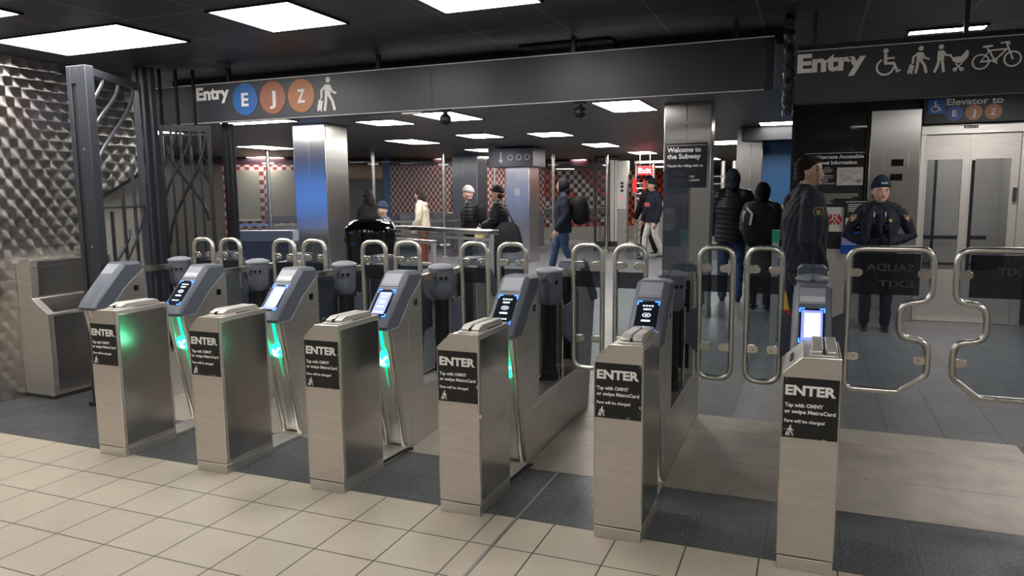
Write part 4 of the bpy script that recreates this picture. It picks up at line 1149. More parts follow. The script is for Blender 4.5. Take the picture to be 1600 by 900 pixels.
for i in range(6):
    z = 1.52 - i * .022
    sm.box(3.80, (4.36 if i < 3 else 4.1) - .08 * random.random(), yb - .001, yb, z, z + .007)
sm.build('fine_print', 'paper', t, off)
mp = MB().box(4.095, 4.385, yb - .002, yb, 1.63, 1.845).build('street_map', 'paper', t, off)
ml = MB()
for (a, b, c, d_) in ((.02, .15, .25, .02), (.03, .02, .27, .19), (.05, .10, .14, .03), (.13, .12, .2, .05), (.1, .18, .17, .15)):
    ml.loft([(4.095 + a, yb - .003, 1.63 + b), (4.095 + c, yb - .003, 1.63 + d_)], .0022, n=5)
ml.ball((4.34, yb - .003, 1.68), .03, .001, .028, 14, 8)
ml.build('map_lines', 'steel_dark', mp, off)

def poster(name, x0, x1, z0, z1, matl, label, y=YE - .085):
    o = thing(name, label, 'sign', ((x0 + x1) / 2, y, z0))
    MB().box(x0, x1, y - .003, y, z0, z1).build('sheet', matl, o, ((x0 + x1) / 2, y, z0))
    return o, ((x0 + x1) / 2, y, z0), y - .003
o, f_, yy = poster('notice', 3.985, 4.195, 1.065, 1.365, 'paper', 'white notice with a red interlaced emblem below the information board')
em = MB()
for a in (0, 1, 2):
    cx_ = 4.09 + (-.045, 0, .045)[a]; q = Icon(cx_, 1.215, 1, yy, .002).poly([(0, .075), (.03, .02), (.03, -.02), (0, -.075), (-.03, -.02), (-.03, .02)]).m; em.add(q.v, q.f)
em.build('red_emblem', 'red', o, f_)
q = Icon(4.09, 1.215, 1, yy - .002, .001); q.stroke([(-.06, -.03), (.0, .04), (.06, -.03)], .010); q.stroke([(-.03, .04), (0, -.04), (.03, .04)], .008)
q.m.build('emblem_lines', 'paper', o, f_)
o, f_, yy = poster('notice', 4.205, 4.435, 1.115, 1.435, 'sign_dark', 'black and white notice with a blue wheelchair symbol, left of the woman officer', YE - .135)
tt = MB()
for i in range(4): tt.box(4.235, 4.405, yy - .001, yy, 1.39 - i * .025, 1.402 - i * .025)
tt.box(4.21, 4.43, yy - .001, yy, 1.12, 1.235).box(4.206, 4.434, yy - .001, yy, 1.425, 1.435)
tt.build('white_print', 'paper', o, f_)
MB().box(4.285, 4.385, yy - .003, yy, 1.205, 1.305).build('blue_square', 'blue', o, f_)
icon_wheelchair(4.332, 1.213, .085, yy - .003, depth=.001).build('wheelchair_figure', 'white', o, f_)
o, f_, yy = poster('notice', 4.165, 4.42, .80, 1.07, 'deep_blue', 'blue poster with white lines low on the board beside the woman officer', YE - .14)
tt = MB()
for i in range(6): tt.box(4.18, 4.28 + .06 * (i % 2), yy - .001, yy, 1.04 - i * .026, 1.052 - i * .026)
tt.build('white_print', 'paper', o, f_)

# blue wall and hazard tape
struct('wall_blue', MB().box(3.02, 3.9, 10.5, 10.6, 0, 2.42), 'blue_wall')
def hazard():
    mt, nt, b = new_mat('hazard_tape')
    tc = nd(nt, 'ShaderNodeTexCoord'); sep = nd(nt, 'ShaderNodeSeparateXYZ'); nt.links.new(tc.outputs['Object'], sep.inputs[0])
    k = mth(nt, 'FRACT', mth(nt, 'DIVIDE', mth(nt, 'ADD', sep.outputs[0], sep.outputs[2]), .16))
    nt.links.new(mixc(nt, mth(nt, 'LESS_THAN', k, .5), (0.015, .015, .015), (.45, .36, .12)), b.inputs['Base Color'])
    return mt
tag(MB().box(3.03, 3.6, 10.47, 10.50, 1.25, 1.34).build('hazard_stripe', hazard()), 'yellow and black hazard tape across the blue wall', 'tape')
struct('trim_5', MB().box(2.7, 3.9, 9.9, 10.5, 2.42, H), 'black')

# ------------------------------------------------------------------ black bin
t = thing('trash_can', 'large glossy black domed bin before the nearest hall column', 'bin', (-1.20, 4.62, 0)); t.scale = (1, 1, 1.045)
MB().lathe([(.27, .0), (.29, .02), (.30, .5), (.305, .95), (.30, .98)], n=40).build('bin_body', 'gloss_black', t)
MB().lathe([(.318, .955), (.322, .985), (.318, 1.02), (.322, 1.06), (.312, 1.13), (.27, 1.185), (.18, 1.215), (.17, 1.195), (.001, 1.19)], n=40).build('bin_lid', 'gloss_black', t)
MB().lathe([(.304, .60), (.310, .605), (.310, .64), (.304, .645)], n=40).build('bin_band', 'steel_dark', t)

# ------------------------------------------------------------------ rails beyond the gates
def rail(name, label, A, B, ztop, posts, wd=.05, th=.05, z2=None, cat='railing', grp=None):
    A = Vector((A[0], A[1], 0)); B = Vector((B[0], B[1], 0)); d = B - A; Ln = d.length; d.normalize(); nr = Vector((-d.y, d.x, 0))
    t = thing(name, label, cat, tuple(A), group=grp)
    MB().obox((0, 0, 0), d, nr, (0, 0, 1), 0, Ln, -wd, wd, ztop - th, ztop).build('top_rail', 'steel_bright', t, bevel=.008)
    if z2: MB().obox((0, 0, 0), d, nr, (0, 0, 1), 0, Ln, -.02, .02, z2 - .04, z2).build('lower_rail', 'steel', t)
    for u in posts:
        MB().obox(d * (u * Ln), d, nr, (0, 0, 1), -.028, .028, -.028, .028, 0, ztop - th).build('rail_post', 'steel', t, bevel=.004)
    return t
rail('steel_barrier', 'broad polished steel barrier rail in front of the queue, behind the narrow gates', (-3.0, 8.1), (-.43, 6.63), 1.055, (0.02, .72, .985), .11, .07, .93)
rail('steel_barrier', 'shorter lower steel rail right of the black bin', (-2.05, 6.6), (-1.1, 6.1), .93, (.05, .97), .04, .05, .6)
t = thing('steel_counter', 'brushed steel counter with a dark panel behind the left narrow gates', 'counter', (-3.55, 5.55, 0))
t.rotation_euler = (0, 0, .25)
MB().box(-.52, .42, -.10, .10, .92, 1.075).build('counter_top', 'grey_light', t, bevel=.004)
MB().box(-.46, .36, -.05, .05, .05, .92).build('counter_panel', 'grey_plastic', t)
MB().box(.33, .39, -.07, .07, 0, .92).box(-.50, -.46, -.07, .07, 0, .92).build('counter_leg', 'steel_bright', t)

# ------------------------------------------------------------------ glass partition across the far hall
pole_xy = [(-8.673, 10.403), (-7.874, 10.75), (-6.15, 12.5), (-4.85, 13.7), (-3.821, 14.6), (-2.556, 15.6), (-1.35, 16.6)]
names = ['far left, by the beige panels', 'second, between the beige panels', 'beside the narrow blue pillar', 'before the checked wall, behind the hooded woman', 'behind the column with the header box', 'left of the backpack man', 'right of the backpack man']
for i, (x, y) in enumerate(pole_xy):
    t = thing('partition_pole', 'slim steel partition pole from floor to ceiling, ' + names[i], 'pole', (x, y, 0), group='poles of the glass partition')
    MB().loft([(0, 0, 0), (0, 0, H)], .045, n=14).build('pole_tube', 'steel_bright', t)
    MB().lathe([(.08, 0), (.08, .02), (.05, .03)]).build('pole_foot', 'steel', t)
for i in range(6):
    A = Vector((*pole_xy[i], 0)); B = Vector((*pole_xy[i + 1], 0)); d = B - A; Ln = d.length; d.normalize(); nr = Vector((-d.y, d.x, 0))
    t = thing('glass_partition', 'tall glass panel of the far partition, %s' % ['left beige bay', 'bay behind the nearest column', 'bay by the blue pillar', 'bay before the checked wall', 'bay left of the backpack man', 'bay behind the backpack man'][i], 'glass panel', tuple(A), group='glass panels of the partition')
    MB().obox((0, 0, 0), d, nr, (0, 0, 1), .05, Ln - .05, -.006, .006, .12, 2.42).build('pane', 'far_glass', t)
    MB().obox((0, 0, 0), d, nr, (0, 0, 1), .045, Ln - .045, -.02, .02, .90, .96).build('hand_rail', 'steel_bright', t)
    cl = MB()
    for u in (.08, Ln - .08):
        for z in (.32, 2.35): cl.obox(d * u, d, nr, (0, 0, 1), -.05, .05, -.02, .02, z - .02, z + .02)
    cl.build('glass_clamp', 'white_metal' if i < 4 else 'steel_dark', t)
# checked wall and beige panels behind it
dW = (Vector((-1.35, 16.6, 0)) - Vector((-8.673, 10.403, 0))).normalized(); ang = math.atan2(dW.y, dW.x); nW = Vector((-dW.y, dW.x, 0))
def wall_along(name, u0, u1, offn, z0, z1, matl, th=.1, kind='structure'):
    o = MB().box(u0, u1, 0, th, z0, z1).build(name, matl)
    o.location = Vector((-8.673, 10.403, 0)) + nW * offn; o.rotation_euler = (0, 0, ang)
    if kind: o['kind'] = kind
    return o
wall_along('wall_checked', 4.15, 8.9, 3.0, 1.0, 2.45, 'checker')
wall_along('wall_checked_low', 4.15, 8.9, 3.02, .0, 1.0, 'lilac')
wall_along('wall_upper', -4, 10.5, 3.01, 2.45, H, 'maroon')
wall_along('wall_left_far', -.32, 2.5, 3.0, .0, 2.45, 'checker_small')
wall_along('wall_lilac_far', -5, -.32, 3.0, .0, 2.45, 'dark_beige')
wall_along('wall_dark_far', 2.5, 3.95, 3.0, .0, 2.08, 'dark_beige')
wall_along('wall_ochre_far', 2.3, 4.2, 3.7, 2.0, 2.5, 'ochre')
wall_along('wall_pillar', 3.95, 4.15, 2.9, 0, H, 'blue_wall')
wall_along('wall_red', 8.0, 14.5, 5.5, .45, 2.45, 'checker_red')
wall_along('wall_red_low', 8.0, 14.5, 5.51, 0, .45, 'off_floor')
def wthing(name, label, cat, parts, u, offn, z, grp=None):
    o = thing(name, label, cat, tuple(Vector((-8.673, 10.403, z)) + dW * u + nW * offn), ang, grp)
    for (nm, mb, mm) in parts: mb.build(nm, mm, o, bevel=.004)
    return o
wthing('beige_panel', 'large plain beige panel with red and white trim at the far left', 'panel', [('panel_board', MB().box(-.33, .33, -.04, 0, 0, 1.33), 'beige'), ('panel_edge', MB().box(-.36, .36, -.05, -.04, -.04, 0), 'white_metal')], .27, 2.97, .98, 'beige wall panels')
wthing('beige_panel', 'large plain beige panel just left of the nearest hall column', 'panel', [('panel_board', MB().box(-.75, .75, -.04, 0, 0, 1.33), 'beige'), ('panel_edge', MB().box(-.8, .8, -.05, -.04, -.04, 0), 'white_metal')], 1.52, 2.97, .98, 'beige wall panels')
wthing('bench_ledge', 'pale lilac ledge under the beige panels', 'ledge', [('ledge_top', MB().box(-.9, .9, -.3, 0, 0, .18), 'lilac'), ('ledge_front', MB().box(-.9, .9, -.32, -.3, -.55, -.02), 'steel_dark')], 1.6, 2.6, .90)
wthing('yellow_post', 'thin yellow post at the left end of the partition', 'post', [('post_body', MB().box(-.05, .05, -.05, .05, 0, 1.15), 'yellow'), ('post_cap', MB().box(-.055, .055, -.055, .055, 1.15, 1.17), 'steel')], -.10, 2.2, 0)
wthing('beige_door', 'small plain beige door in the checked wall behind the grey knit hat', 'door', [('door_panel', MB().box(-.42, .42, -.06, 0, 0, 1.95), 'beige'), ('door_handle', MB().box(.30, .34, -.09, -.06, .95, 1.07), 'steel')], 6.42, 2.97, 0)
wthing('steel_bench', 'long steel ledge along the checked wall behind the hooded woman', 'ledge', [('ledge_top', MB().box(-.8, .8, -.25, 0, 0, .16), 'steel_bright'), ('ledge_support', MB().box(-.75, .75, -.2, -.1, -.8, 0), 'steel_dark')], 5.15, 2.9, .92)
wthing('steel_band', 'steel band across the red tiled wall behind the backpack man', 'panel', [('band_sheet', MB().box(-3, 3, -.05, 0, 0, .17), 'steel_bright'), ('band_lip', MB().box(-3, 3, -.06, -.05, .15, .18), 'steel')], 10.0, 5.4, .95)

# ------------------------------------------------------------------ cage door, revolving turnstile, Exit sign
t = thing('cage_door', 'black framed barred gate left of the revolving turnstile', 'gate', (-1.42, 16.9, 0)); t.rotation_euler = (0, 0, .15)
fr = MB()
for x in (-.36, .30): fr.box(x, x + .06, -.03, .03, 0, 2.62)
fr.box(-.36, .36, -.03, .03, .12, .26).box(-.36, .36, -.03, .03, 2.56, 2.62)
fr.build('door_frame', 'black', t)
for i in range(4): MB().box(-.20 + i * .13, -.185 + i * .13, -.01, .01, .26, 2.56).build('door_bar', 'black', t)
MB().box(.05, .28, .02, .03, .26, 2.5).build('steel_sheet', 'steel', t)
t = thing('turnstile_cabinet', 'narrow steel control cabinet with three black dots and a red light', 'machine', (-.90, 16.6, 0))
MB().box(-.13, .13, -.1, .1, 0, 1.15).build('cabinet_lower', 'steel_dark', t, bevel=.01)
MB().box(-.15, .13, -.13, .1, 1.15, 2.1).build('cabinet_upper', 'steel', t, bevel=.01)
MB().box(-.15, .15, -.1, .1, 2.1, 2.45).build('cabinet_head', 'steel_warm', t, bevel=.01)
dt = MB()
for z in (1.86, 1.76, 1.66): dt.ball((.0, -.135, z), .045, .008, .035, 12, 6)
dt.build('button', 'gloss_black', t); MB().ball((.0, -.135, 1.48), .03, .01, .025, 12, 6).build('red_light', 'red_glow', t)
t = TS = thing('revolving_turnstile', 'tall revolving turnstile with stacked horizontal steel arms', 'turnstile', (-.26, 16.9, 0))
MB().loft([(0.12, 0, 0), (0.12, 0, 2.4)], .05, n=12).build('centre_post', 'steel', t)
for i in range(11):
    z = .45 + i * .14
    MB().loft([(0.12, 0, z), (-.14, -.06, z + .005), (-.33, -.10, z)], .022, n=8).build('arm', 'steel_bright', t)
MB().box(-.36, .6, .3, .34, .0, 1.35).build('rear_panel', 'steel', t)
MB().loft([(-.38, .1, 0), (-.38, .1, 2.4)], .03, n=10).loft([(.62, .1, 0), (.62, .1, 2.4)], .03, n=10).build('side_post', 'steel', t)
MB().box(-.38, .62, -.1, .35, 2.38, 2.45).build('turnstile_roof', 'steel_dark', t)
def exsign(x, y, z, wd, h, lines, label):
    t = thing('exit_sign', label, 'sign', (x, y, z), group='red lit signs above the turnstile')
    MB().box(-wd / 2, wd / 2, 0, .06, 0, h).build('sign_box', 'exit_red', t, bevel=.004)
    for x_ in (-wd / 3, wd / 3): MB().box(x_ - .01, x_ + .01, .02, .04, h, H - z).build('hanger', 'steel_dark', t)
    tx = MB()
    for (s, a, b, zz, c) in lines:
        q = text_mb(s, a, b, zz, c, 0, bold=.024, depth=.004); tx.add(q.v, q.f)
    tx.build('lettering', 'exit_white', t)
exsign(-.30, 16.5, 2.06, .40, .24, [('Exit', -.17, .17, .055, .14)], 'red lit Exit sign left of the walking man in a dark knit hat')
for (a, b, c, d_) in ((-.09, .13, 1.62, 1.96), (-.38, -.28, 1.6, 1.98)):  # red reflection of the Exit text, built as emitting boxes on added brackets
    MB().box(a, b, -.32, -.28, c, d_).build('red_sign_reflection', 'exit_red', TS)
    MB().box(a, b, -.28, .1, d_ - .03, d_).build('reflection_bracket', 'steel_dark', TS)
for i in range(5):
    tag(MB().loft([(1.9 + i * .25, 14.8, 0), (1.9 + i * .25, 14.8, 2.3)], .05, n=10).build('fence_pole', 'steel'), 'steel fence pole of the far exit, beyond the tall hooded person', 'pole', 'steel fence poles at the far exit')
t = thing('exit_fence_rail', 'stacked horizontal steel bars of the far exit beside the hooded man', 'railing', (2.3, 14.5, 0))
fr = MB()
for i in range(10): fr.box(-.6, .8, -.02, .02, .4 + i * .17, .43 + i * .17)
fr.build('rail_bars', 'steel_bright', t); MB().box(-.6, .8, .05, .1, 0, 1.3).build('fence_panel', 'steel_dark', t)

# caution hydrant-like cone between officer and gate, green base stripe
t = thing('striped_marker', 'red and yellow striped marker post beside the officer in profile', 'marker', (3.63, 5.0, 0)); t.scale = (1, 1, .75)
MB().loft([(0, 0, 0), (0, 0, 1.0)], [.055, .045], n=14).build('marker_core', 'yellow', t)
for (a, b) in ((.86, 1.0), (.70, .78), (.2, .45)):
    MB().loft([(0, 0, a), (0, 0, b)], [.058, .056], n=14).build('red_band', 'red', t)
MB().lathe([(.045, 1.0), (.03, 1.03), (.02, 1.08), (.001, 1.09)]).build('marker_tip', 'yellow', t)
MB().lathe([(.12, 0), (.12, .03), (.06, .05)]).build('marker_foot', 'rubber', t)
t = thing('green_post', 'grey and green painted post behind the nearest narrow gate', 'post', (3.50, 4.6, 0))
MB().box(-.03, .03, -.03, .03, 0, 1.06).build('post_lower', 'grey_pale', t); MB().box(-.035, .035, -.035, .035, 1.06, 1.18).build('green_cap', 'green_paint', t)

# ------------------------------------------------------------------ people
def voxel(mb, name, matl, parent, size=.010, smooth_it=6, fn=None):
    o = mb.build(name, matl, parent, smooth=0)
    r_ = o.modifiers.new('r', 'REMESH'); r_.mode = 'VOXEL'; r_.voxel_size = size; r_.use_smooth_shade = True
    s_ = o.modifiers.new('s', 'SMOOTH'); s_.factor = .6; s_.iterations = smooth_it
    bpy.context.view_layer.update()
    bake(o)
    if not o.data.materials: o.data.materials.append(M[matl] if isinstance(matl, str) else matl)
    if fn:
        me = o.data; n = len(me.vertices)
        co = np.empty(n * 3); me.vertices.foreach_get('co', co); co = co.reshape(-1, 3)
        no = np.array([tuple(v.normal) for v in me.vertices])
        co = co + no * fn(co)[:, None]
        me.vertices.foreach_set('co', co.ravel()); me.update()
    o.data.shade_smooth()
    return o
def folds(a=.006, f=38.0, seed=0):
    def fn(co):
        x, y, z = co[:, 0], co[:, 1], co[:, 2]
        return a * (np.sin(f * z + 9 * np.sin(11 * x + seed) + 5 * y) * .6 + np.sin(21 * x + 17 * z + seed * 2 + 6 * np.sin(9 * y)) * .5)
    return fn
def quilt(a=.012, f=46.0):
    def fn(co):
        z = co[:, 2] + .02 * np.sin(7 * co[:, 0])
        return a * (np.abs(np.sin(f * z)) - .55)
    return fn

def head_fn(x, y, z):
    # egg-shaped skull: narrow jaw, flat face front (+y), full back
    if z < 0:
        tt = -z; x *= 1 - .34 * tt ** 1.6; y = y * (1 - .20 * tt) + .10 * tt
    else: x *= 1 - .05 * z
    if y > .55: y = .55 + (y - .55) * .72
    return x, y, z

def hand(mb, wrist, d, palmn, s=1.0, curl=.5, side=1):
    """palm and five fingers; d: pointing direction, palmn: direction the palm faces"""
    d = Vector(d).normalized(); n_ = (Vector(palmn) - d * Vector(palmn).dot(d)).normalized(); l_ = d.cross(n_) * side
    W = Vector(wrist)
    mb.limb([W, W + d * .045 * s, W + d * .085 * s], [.026 * s, .036 * s, .038 * s], 12, lat=l_, rb=[.020 * s, .016 * s, .014 * s])
    for i, (o_, ln) in enumerate(((-.029, .068), (-.010, .078), (.010, .072), (.028, .056))):
        b = W + d * .085 * s + l_ * o_ * s; q = [b]; dd = d.copy()
        for j, fr_ in enumerate((.45, .32, .23)):
            dd = (dd + n_ * curl * (.5 + .35 * j)).normalized(); q.append(q[-1] + dd * ln * fr_ * s)
        mb.limb(q, [.0092 * s, .0088 * s, .0082 * s, .0074 * s], 8)
    b = W + d * .03 * s - l_ * .030 * s
    mb.limb([b, b + (d * .5 - l_ * .6 + n_ * .35) * .038 * s, b + (d * 1.3 - l_ * .75 + n_ * .7) * .045 * s], [.0115 * s, .0105 * s, .008 * s], 8)

def person(label, pos, th, Hh, top='cloth_black', pants='denim_dark', skin='skin', shoes='shoe', bulk=.02, stride=.0, lean=0.0, turn=0.0, nod=0.0,
           armR=None, armL=None, hat=None, hair='hair', hood=None, hem=.44, quilted=False, face=True, build_=1.0, hands=(True, True), longhair=False, hscale=1.04, vox=.011, hvox=.0065, coat=None, skirt=None, bag=None):
    """facing +y locally; x>0 is the person's right. Angles in radians; arms given as (elbow, wrist) offsets from the shoulder in units of height."""
    t = thing('person', label, 'person', (pos[0], pos[1], 0), th)
    h = Hh; B = build_
    def LP(x, y, z): return Vector((x, y + lean * (z - .5 * h if z > .5 * h else 0), z))
    hipx = .052 * h * B; shx = .108 * h * B
    # legs
    legs = {}
    for s in (1, -1):
        fy_ = stride * s * h
        hip = Vector((s * hipx, 0, .50 * h)); ank = Vector((s * hipx * 1.1, fy_, .052 * h + (.025 * h if fy_ < -.05 * h else 0)))
        kn = (hip + ank) / 2 + Vector((s * .004, .018 * h + (.03 * h if fy_ < -.05 * h else 0), .012 * h))
        legs[s] = (hip, kn, ank)
    # arms
    arms = {}
    for s, A in ((1, armR), (-1, armL)):
        sh = LP(s * shx, -.005 * h, .805 * h)
        if A is None: A = ((s * .030, -.015, -.175), (s * .025, .03, -.325))
        el = sh + Vector(A[0]) * h; wr = sh + Vector(A[1]) * h
        arms[s] = (sh, el, wr)
    hc = LP(0, .012 * h, .925 * h); hs = h / 1.75 * hscale
    Rz = Matrix.Rotation(turn, 3, 'Z') @ Matrix.Rotation(nod, 3, 'X')
    def HP(x, y, z): return hc + Rz @ Vector((x, y, z)) * hs
    # body: one continuous mesh
    b = MB()
    b.limb([LP(0, 0, .50 * h), LP(0, 0, .60 * h), LP(0, 0, .72 * h), LP(0, 0, .80 * h)], [.085 * h * B, .075 * h * B, .088 * h * B, .070 * h * B], 18, lat=(1, 0, 0), rb=[.055 * h, .052 * h, .058 * h, .045 * h])
    b.limb([LP(0, 0, .80 * h), LP(0, .004 * h, .86 * h), HP(0, -.012, -.04)], [.034 * h, .031 * h, .034 * h], 14)
    hm = MB().ball((0, 0, 0), .076, .098, .118, 28, 22, fn=head_fn)
    hm.ball((0, .084, -.022), .0115, .020, .018, 10, 8).ball((0, .080, .0), .0075, .012, .026, 8, 6)     # nose
    hm.ball((0, .068, -.080), .022, .018, .014, 10, 8)                                                       # chin
    hm.ball((0, .070, .028), .050, .014, .009, 12, 6)                                                        # brow
    hm.ball((.034, .060, -.022), .020, .016, .016, 10, 8).ball((-.034, .060, -.022), .020, .016, .016, 10, 8)
    for s in (1, -1): hm.ball((s * .074, -.004, -.004), .010, .019, .031, 10, 8)
    hm.xf(lambda v: HP(v.x, v.y, v.z)); b.add(hm.v, hm.f)
    for s in (1, -1):
        sh, el, wr = arms[s]
        b.limb([sh, (sh + el) / 2, el, (el + wr) / 2, wr], [.028 * h, .026 * h, .021 * h, .020 * h, .0155 * h], 12)
        if hands[0 if s > 0 else 1]:
            d_ = (wr - el).normalized()
            hand(b, wr + d_ * .008 * h, d_, Vector((-s, .15, 0)) if abs(d_.z) > .6 else Vector((0, 0, -1)), hs * (.95 if B < .95 else 1.02), .45, side=s)
        hip, kn, ank = legs[s]
        b.limb([hip, kn, ank], [.045 * h, .030 * h, .020 * h], 12)
    voxel(b, 'body', skin, t, hvox, 3)
    if face:
        for s in (1, -1):
            e = MB().ball((0, 0, 0), .0125, .007, .0065, 12, 8); e.xf(lambda v: HP(v.x + s * .031, v.y + .0825, v.z + .008))
            eo = e.build('eye', 'eye_white', t)
            e = MB().ball((0, 0, 0), .0058, .004, .0058, 10, 8); e.xf(lambda v: HP(v.x + s * .031, v.y + .0880, v.z + .008)); e.build('iris', 'eye_dark', eo)
            e = MB().loft([(s * .014, .0905, .026), (s * .030, .0925, .031), (s * .047, .082, .025)], [.0035, .004, .0025], n=6); e.xf(lambda v: HP(v.x, v.y, v.z)); e.build('eyebrow', 'brow', t)
        e = MB().loft([(-.024, .080, -.051), (-.010, .0885, -.049), (0, .0895, -.0505), (.010, .0885, -.049), (.024, .080, -.051)], [.002, .0055, .0045, .0055, .002], n=8); e.xf(lambda v: HP(v.x, v.y, v.z))
        e.build('mouth', 'lip', t)
    # trousers
    tr_ = MB().limb([LP(0, 0, .56 * h), LP(0, 0, .49 * h)], [.088 * h * B, .092 * h * B], 18, lat=(1, 0, 0), rb=[.062 * h, .062 * h])
    for s in (1, -1):
        hip, kn, ank = legs[s]
        tr_.limb([hip, (hip + kn) / 2, kn, (kn + ank) / 2, ank], [.056 * h * B, .051 * h * B, .040 * h, .037 * h, .033 * h], 14)
    voxel(tr_, 'trousers', pants, t, vox, 4, folds(.005, 40, 1))
    for s in (1, -1):
        hip, kn, ank = legs[s]
        f = MB().limb([ank + Vector((0, -.02, -.028 * h)), ank + Vector((0, .05, -.034 * h)), ank + Vector((0, .145, -.040 * h))], [.038, .042, .036], 14, lat=(1, 0, 0), rb=[.034, .030, .018])
        zmin = min(v[2] for v in f.v)
        f.xf(lambda v: Vector((v.x, v.y, max(v.z, ank.z - .052 * h + .0))))
        f.build('shoe', shoes, t)
    # jacket
    j = MB()
    zt = hem * h
    j.limb([LP(0, 0, zt), LP(0, 0, (zt + .60 * h) / 2), LP(0, 0, .62 * h), LP(0, 0, .73 * h), LP(0, -.003, .79 * h), LP(0, -.004, .825 * h)],
           [.093 * h * B + bulk, .092 * h * B + bulk, .088 * h * B + bulk, .104 * h * B + bulk, .098 * h * B + bulk * .6, .058 * h + bulk * .5], 20, lat=(1, 0, 0),
           rb=[.066 * h + bulk, .064 * h + bulk, .062 * h + bulk, .066 * h + bulk, .055 * h + bulk * .6, .040 * h + bulk * .3])
    j.xf(lambda v: Vector((v.x, v.y, max(v.z, zt))))
    for s in (1, -1):
        sh, el, wr = arms[s]
        j.limb([sh + Vector((-s * .012 * h, 0, -.005 * h)), (sh + el) / 2, el, (el + wr) / 2, wr], [.034 * h + bulk * .7, .033 * h + bulk * .7, .029 * h + bulk * .7, .027 * h + bulk * .6, .022 * h + bulk * .5], 14)
    for s in (1, -1): j.limb([LP(s * .030 * h, -.004, .838 * h), arms[s][0] + Vector((-s * .020 * h, -.004, .006 * h))], [.034 * h, .034 * h + bulk * .35], 12)
    cl = MB().loft([LP(0, .002 * h, .815 * h), LP(0, .004 * h, .850 * h), LP(0, .010 * h, .868 * h)], [.052 * h, .044 * h, .046 * h], [.046 * h, .042 * h, .044 * h], 18, lat=(1, 0, 0))
    j.add(cl.v, cl.f)
    jk = voxel(j, 'jacket', top, t, vox, 4, quilt(.0065 if quilted else .0) if quilted else folds(.0045, 34, 2))
    if hood:
        hd = MB().ball((0, -.012, .006), .098, .122, .138, 24, 18, fn=lambda x, y, z: (x, min(y, .62), z))
        hd.ball((0, -.075, -.085), .085, .060, .07, 14, 10)
        hd.xf(lambda v: HP(v.x, v.y, v.z))
        voxel(hd, 'hood', hood, t, .010, 4, folds(.003, 40, 3))
        fo = MB().ball((0, .064, -.002), .060, .012, .088, 20, 12); fo.xf(lambda v: HP(v.x, v.y, v.z))
    if hat:
        c_ = MB().ball((0, -.008, .030), .088, .110, .104, 26, 16, fn=lambda x, y, z: (x, y, max(z, -.05 - .10 * y * 0)))
        c_.loft([(0, -.006, .020), (0, -.006, .056)], [.0905, .0925], [.113, .115], 26, lat=(1, 0, 0))
        c_.xf(lambda v: HP(v.x, v.y - .004, v.z * 1.20 + .020 + .16 * v.y))
        voxel(c_, 'knit_hat', hat, t, .007, 3)
    if hair and not hood:
        hr = MB()
        if longhair:
            hr.ball((0, -.022, .016), .086, .104, .118, 20, 16).ball((0, -.07, -.07), .080, .052, .12, 16, 12).ball((.066, -.005, -.06), .022, .05, .10, 10, 8).ball((-.066, -.005, -.06), .022, .05, .10, 10, 8)
        elif hat: hr.ball((0, -.040, -.018), .078, .066, .060, 16, 12)
        else:
            hr.ball((0, -.010, .040), .0785, .097, .085, 24, 16).ball((0, -.052, .006), .073, .054, .070, 16, 12).ball((0, .044, .084), .050, .040, .024, 14, 10).ball((0, -.048, -.022), .071, .060, .070, 16, 12)
        # cut the cap of hair back from the face
        if not longhair and not hat:
            hr.xf(lambda v: Vector((v.x, v.y, max(v.z, -.062 if v.y < -.045 else -.062 + (v.y + .045) * 2.2 if v.y < 0 else min(.037 + v.y * .5, .066)))))
        hr.xf(lambda v: HP(v.x, min(v.y, .080 if v.z > .045 else .03), v.z))
        voxel(hr, 'hair', hair, t, .006, 2, folds(.0035, 170, 4))
    return t, HP, LP, arms, legs

def worn(t, name, label, cat, fn):
    """thing carried by a person: top-level, placed in the person's frame"""
    o = thing(name, label, cat, tuple(t.location), t.rotation_euler.z); fn(o); return o
def shield(cx, cy_, cz, ax, az, sz, parent, matl='patch', inner='gold', name='shoulder_patch'):
    ax = Vector(ax).normalized(); az = Vector(az).normalized(); n_ = ax.cross(az)
    out = [(-.8, 1), (-.3, .85), (0, 1.1), (.3, .85), (.8, 1), (.95, .3), (.75, -.5), (0, -1.2), (-.75, -.5), (-.95, .3)]
    def mk(sc, h0, h1):
        vs = [Vector((cx, cy_, cz)) + ax * a * sz * sc + az * b * sz * sc + n_ * h for h in (h0, h1) for a, b in out]
        n = len(out); return MB().add(vs, [tuple(range(n)), tuple(range(2 * n - 1, n - 1, -1))] + [(i, (i + 1) % n, (i + 1) % n + n, i + n) for i in range(n)])
    p = mk(1, -.004, .004).build(name, inner, parent)
    mk(.82, -.0055, .0055).build('patch_field', 'cloth_black' if matl == 'patch' else matl, p)
    q = mk(.5, -.007, .007); q.build('patch_emblem', matl if matl == 'patch' else 'gold', p)
    return p

# officer in profile
t, HP, LP, arms, legs = person('police officer with short dark hair and navy jacket, seen in profile', (3.77, 3.22), -1.22, 1.84, 'uniform', 'uniform', 'skin', bulk=.045, turn=-.25,
    armR=((.045, -.035, -.170), (.018, .030, -.290)), armL=((-.045, 0.0, -.17), (-.01, .10, -.27)), hem=.50, hands=(False, False), build_=1.1, hvox=.0055)
sh, el, wr = arms[1]
pc = sh * .72 + el * .28
shield(pc.x + .096, pc.y - .0, pc.z, (0, 1, 0), (0.18, 0, 1), .040, t)
MB().loft([wr + Vector((.045, -.035, .0)), wr + Vector((.056, .005, -.012)), wr + Vector((.040, .045, -.015))], .006, n=8).build('shirt_cuff', 'white', t)
MB().limb([LP(0, 0, .515 * 1.83), LP(0, 0, .485 * 1.83)], [.135, .137], 20, lat=(1, 0, 0), rb=[.115, .117]).build('duty_belt', 'leather', t)
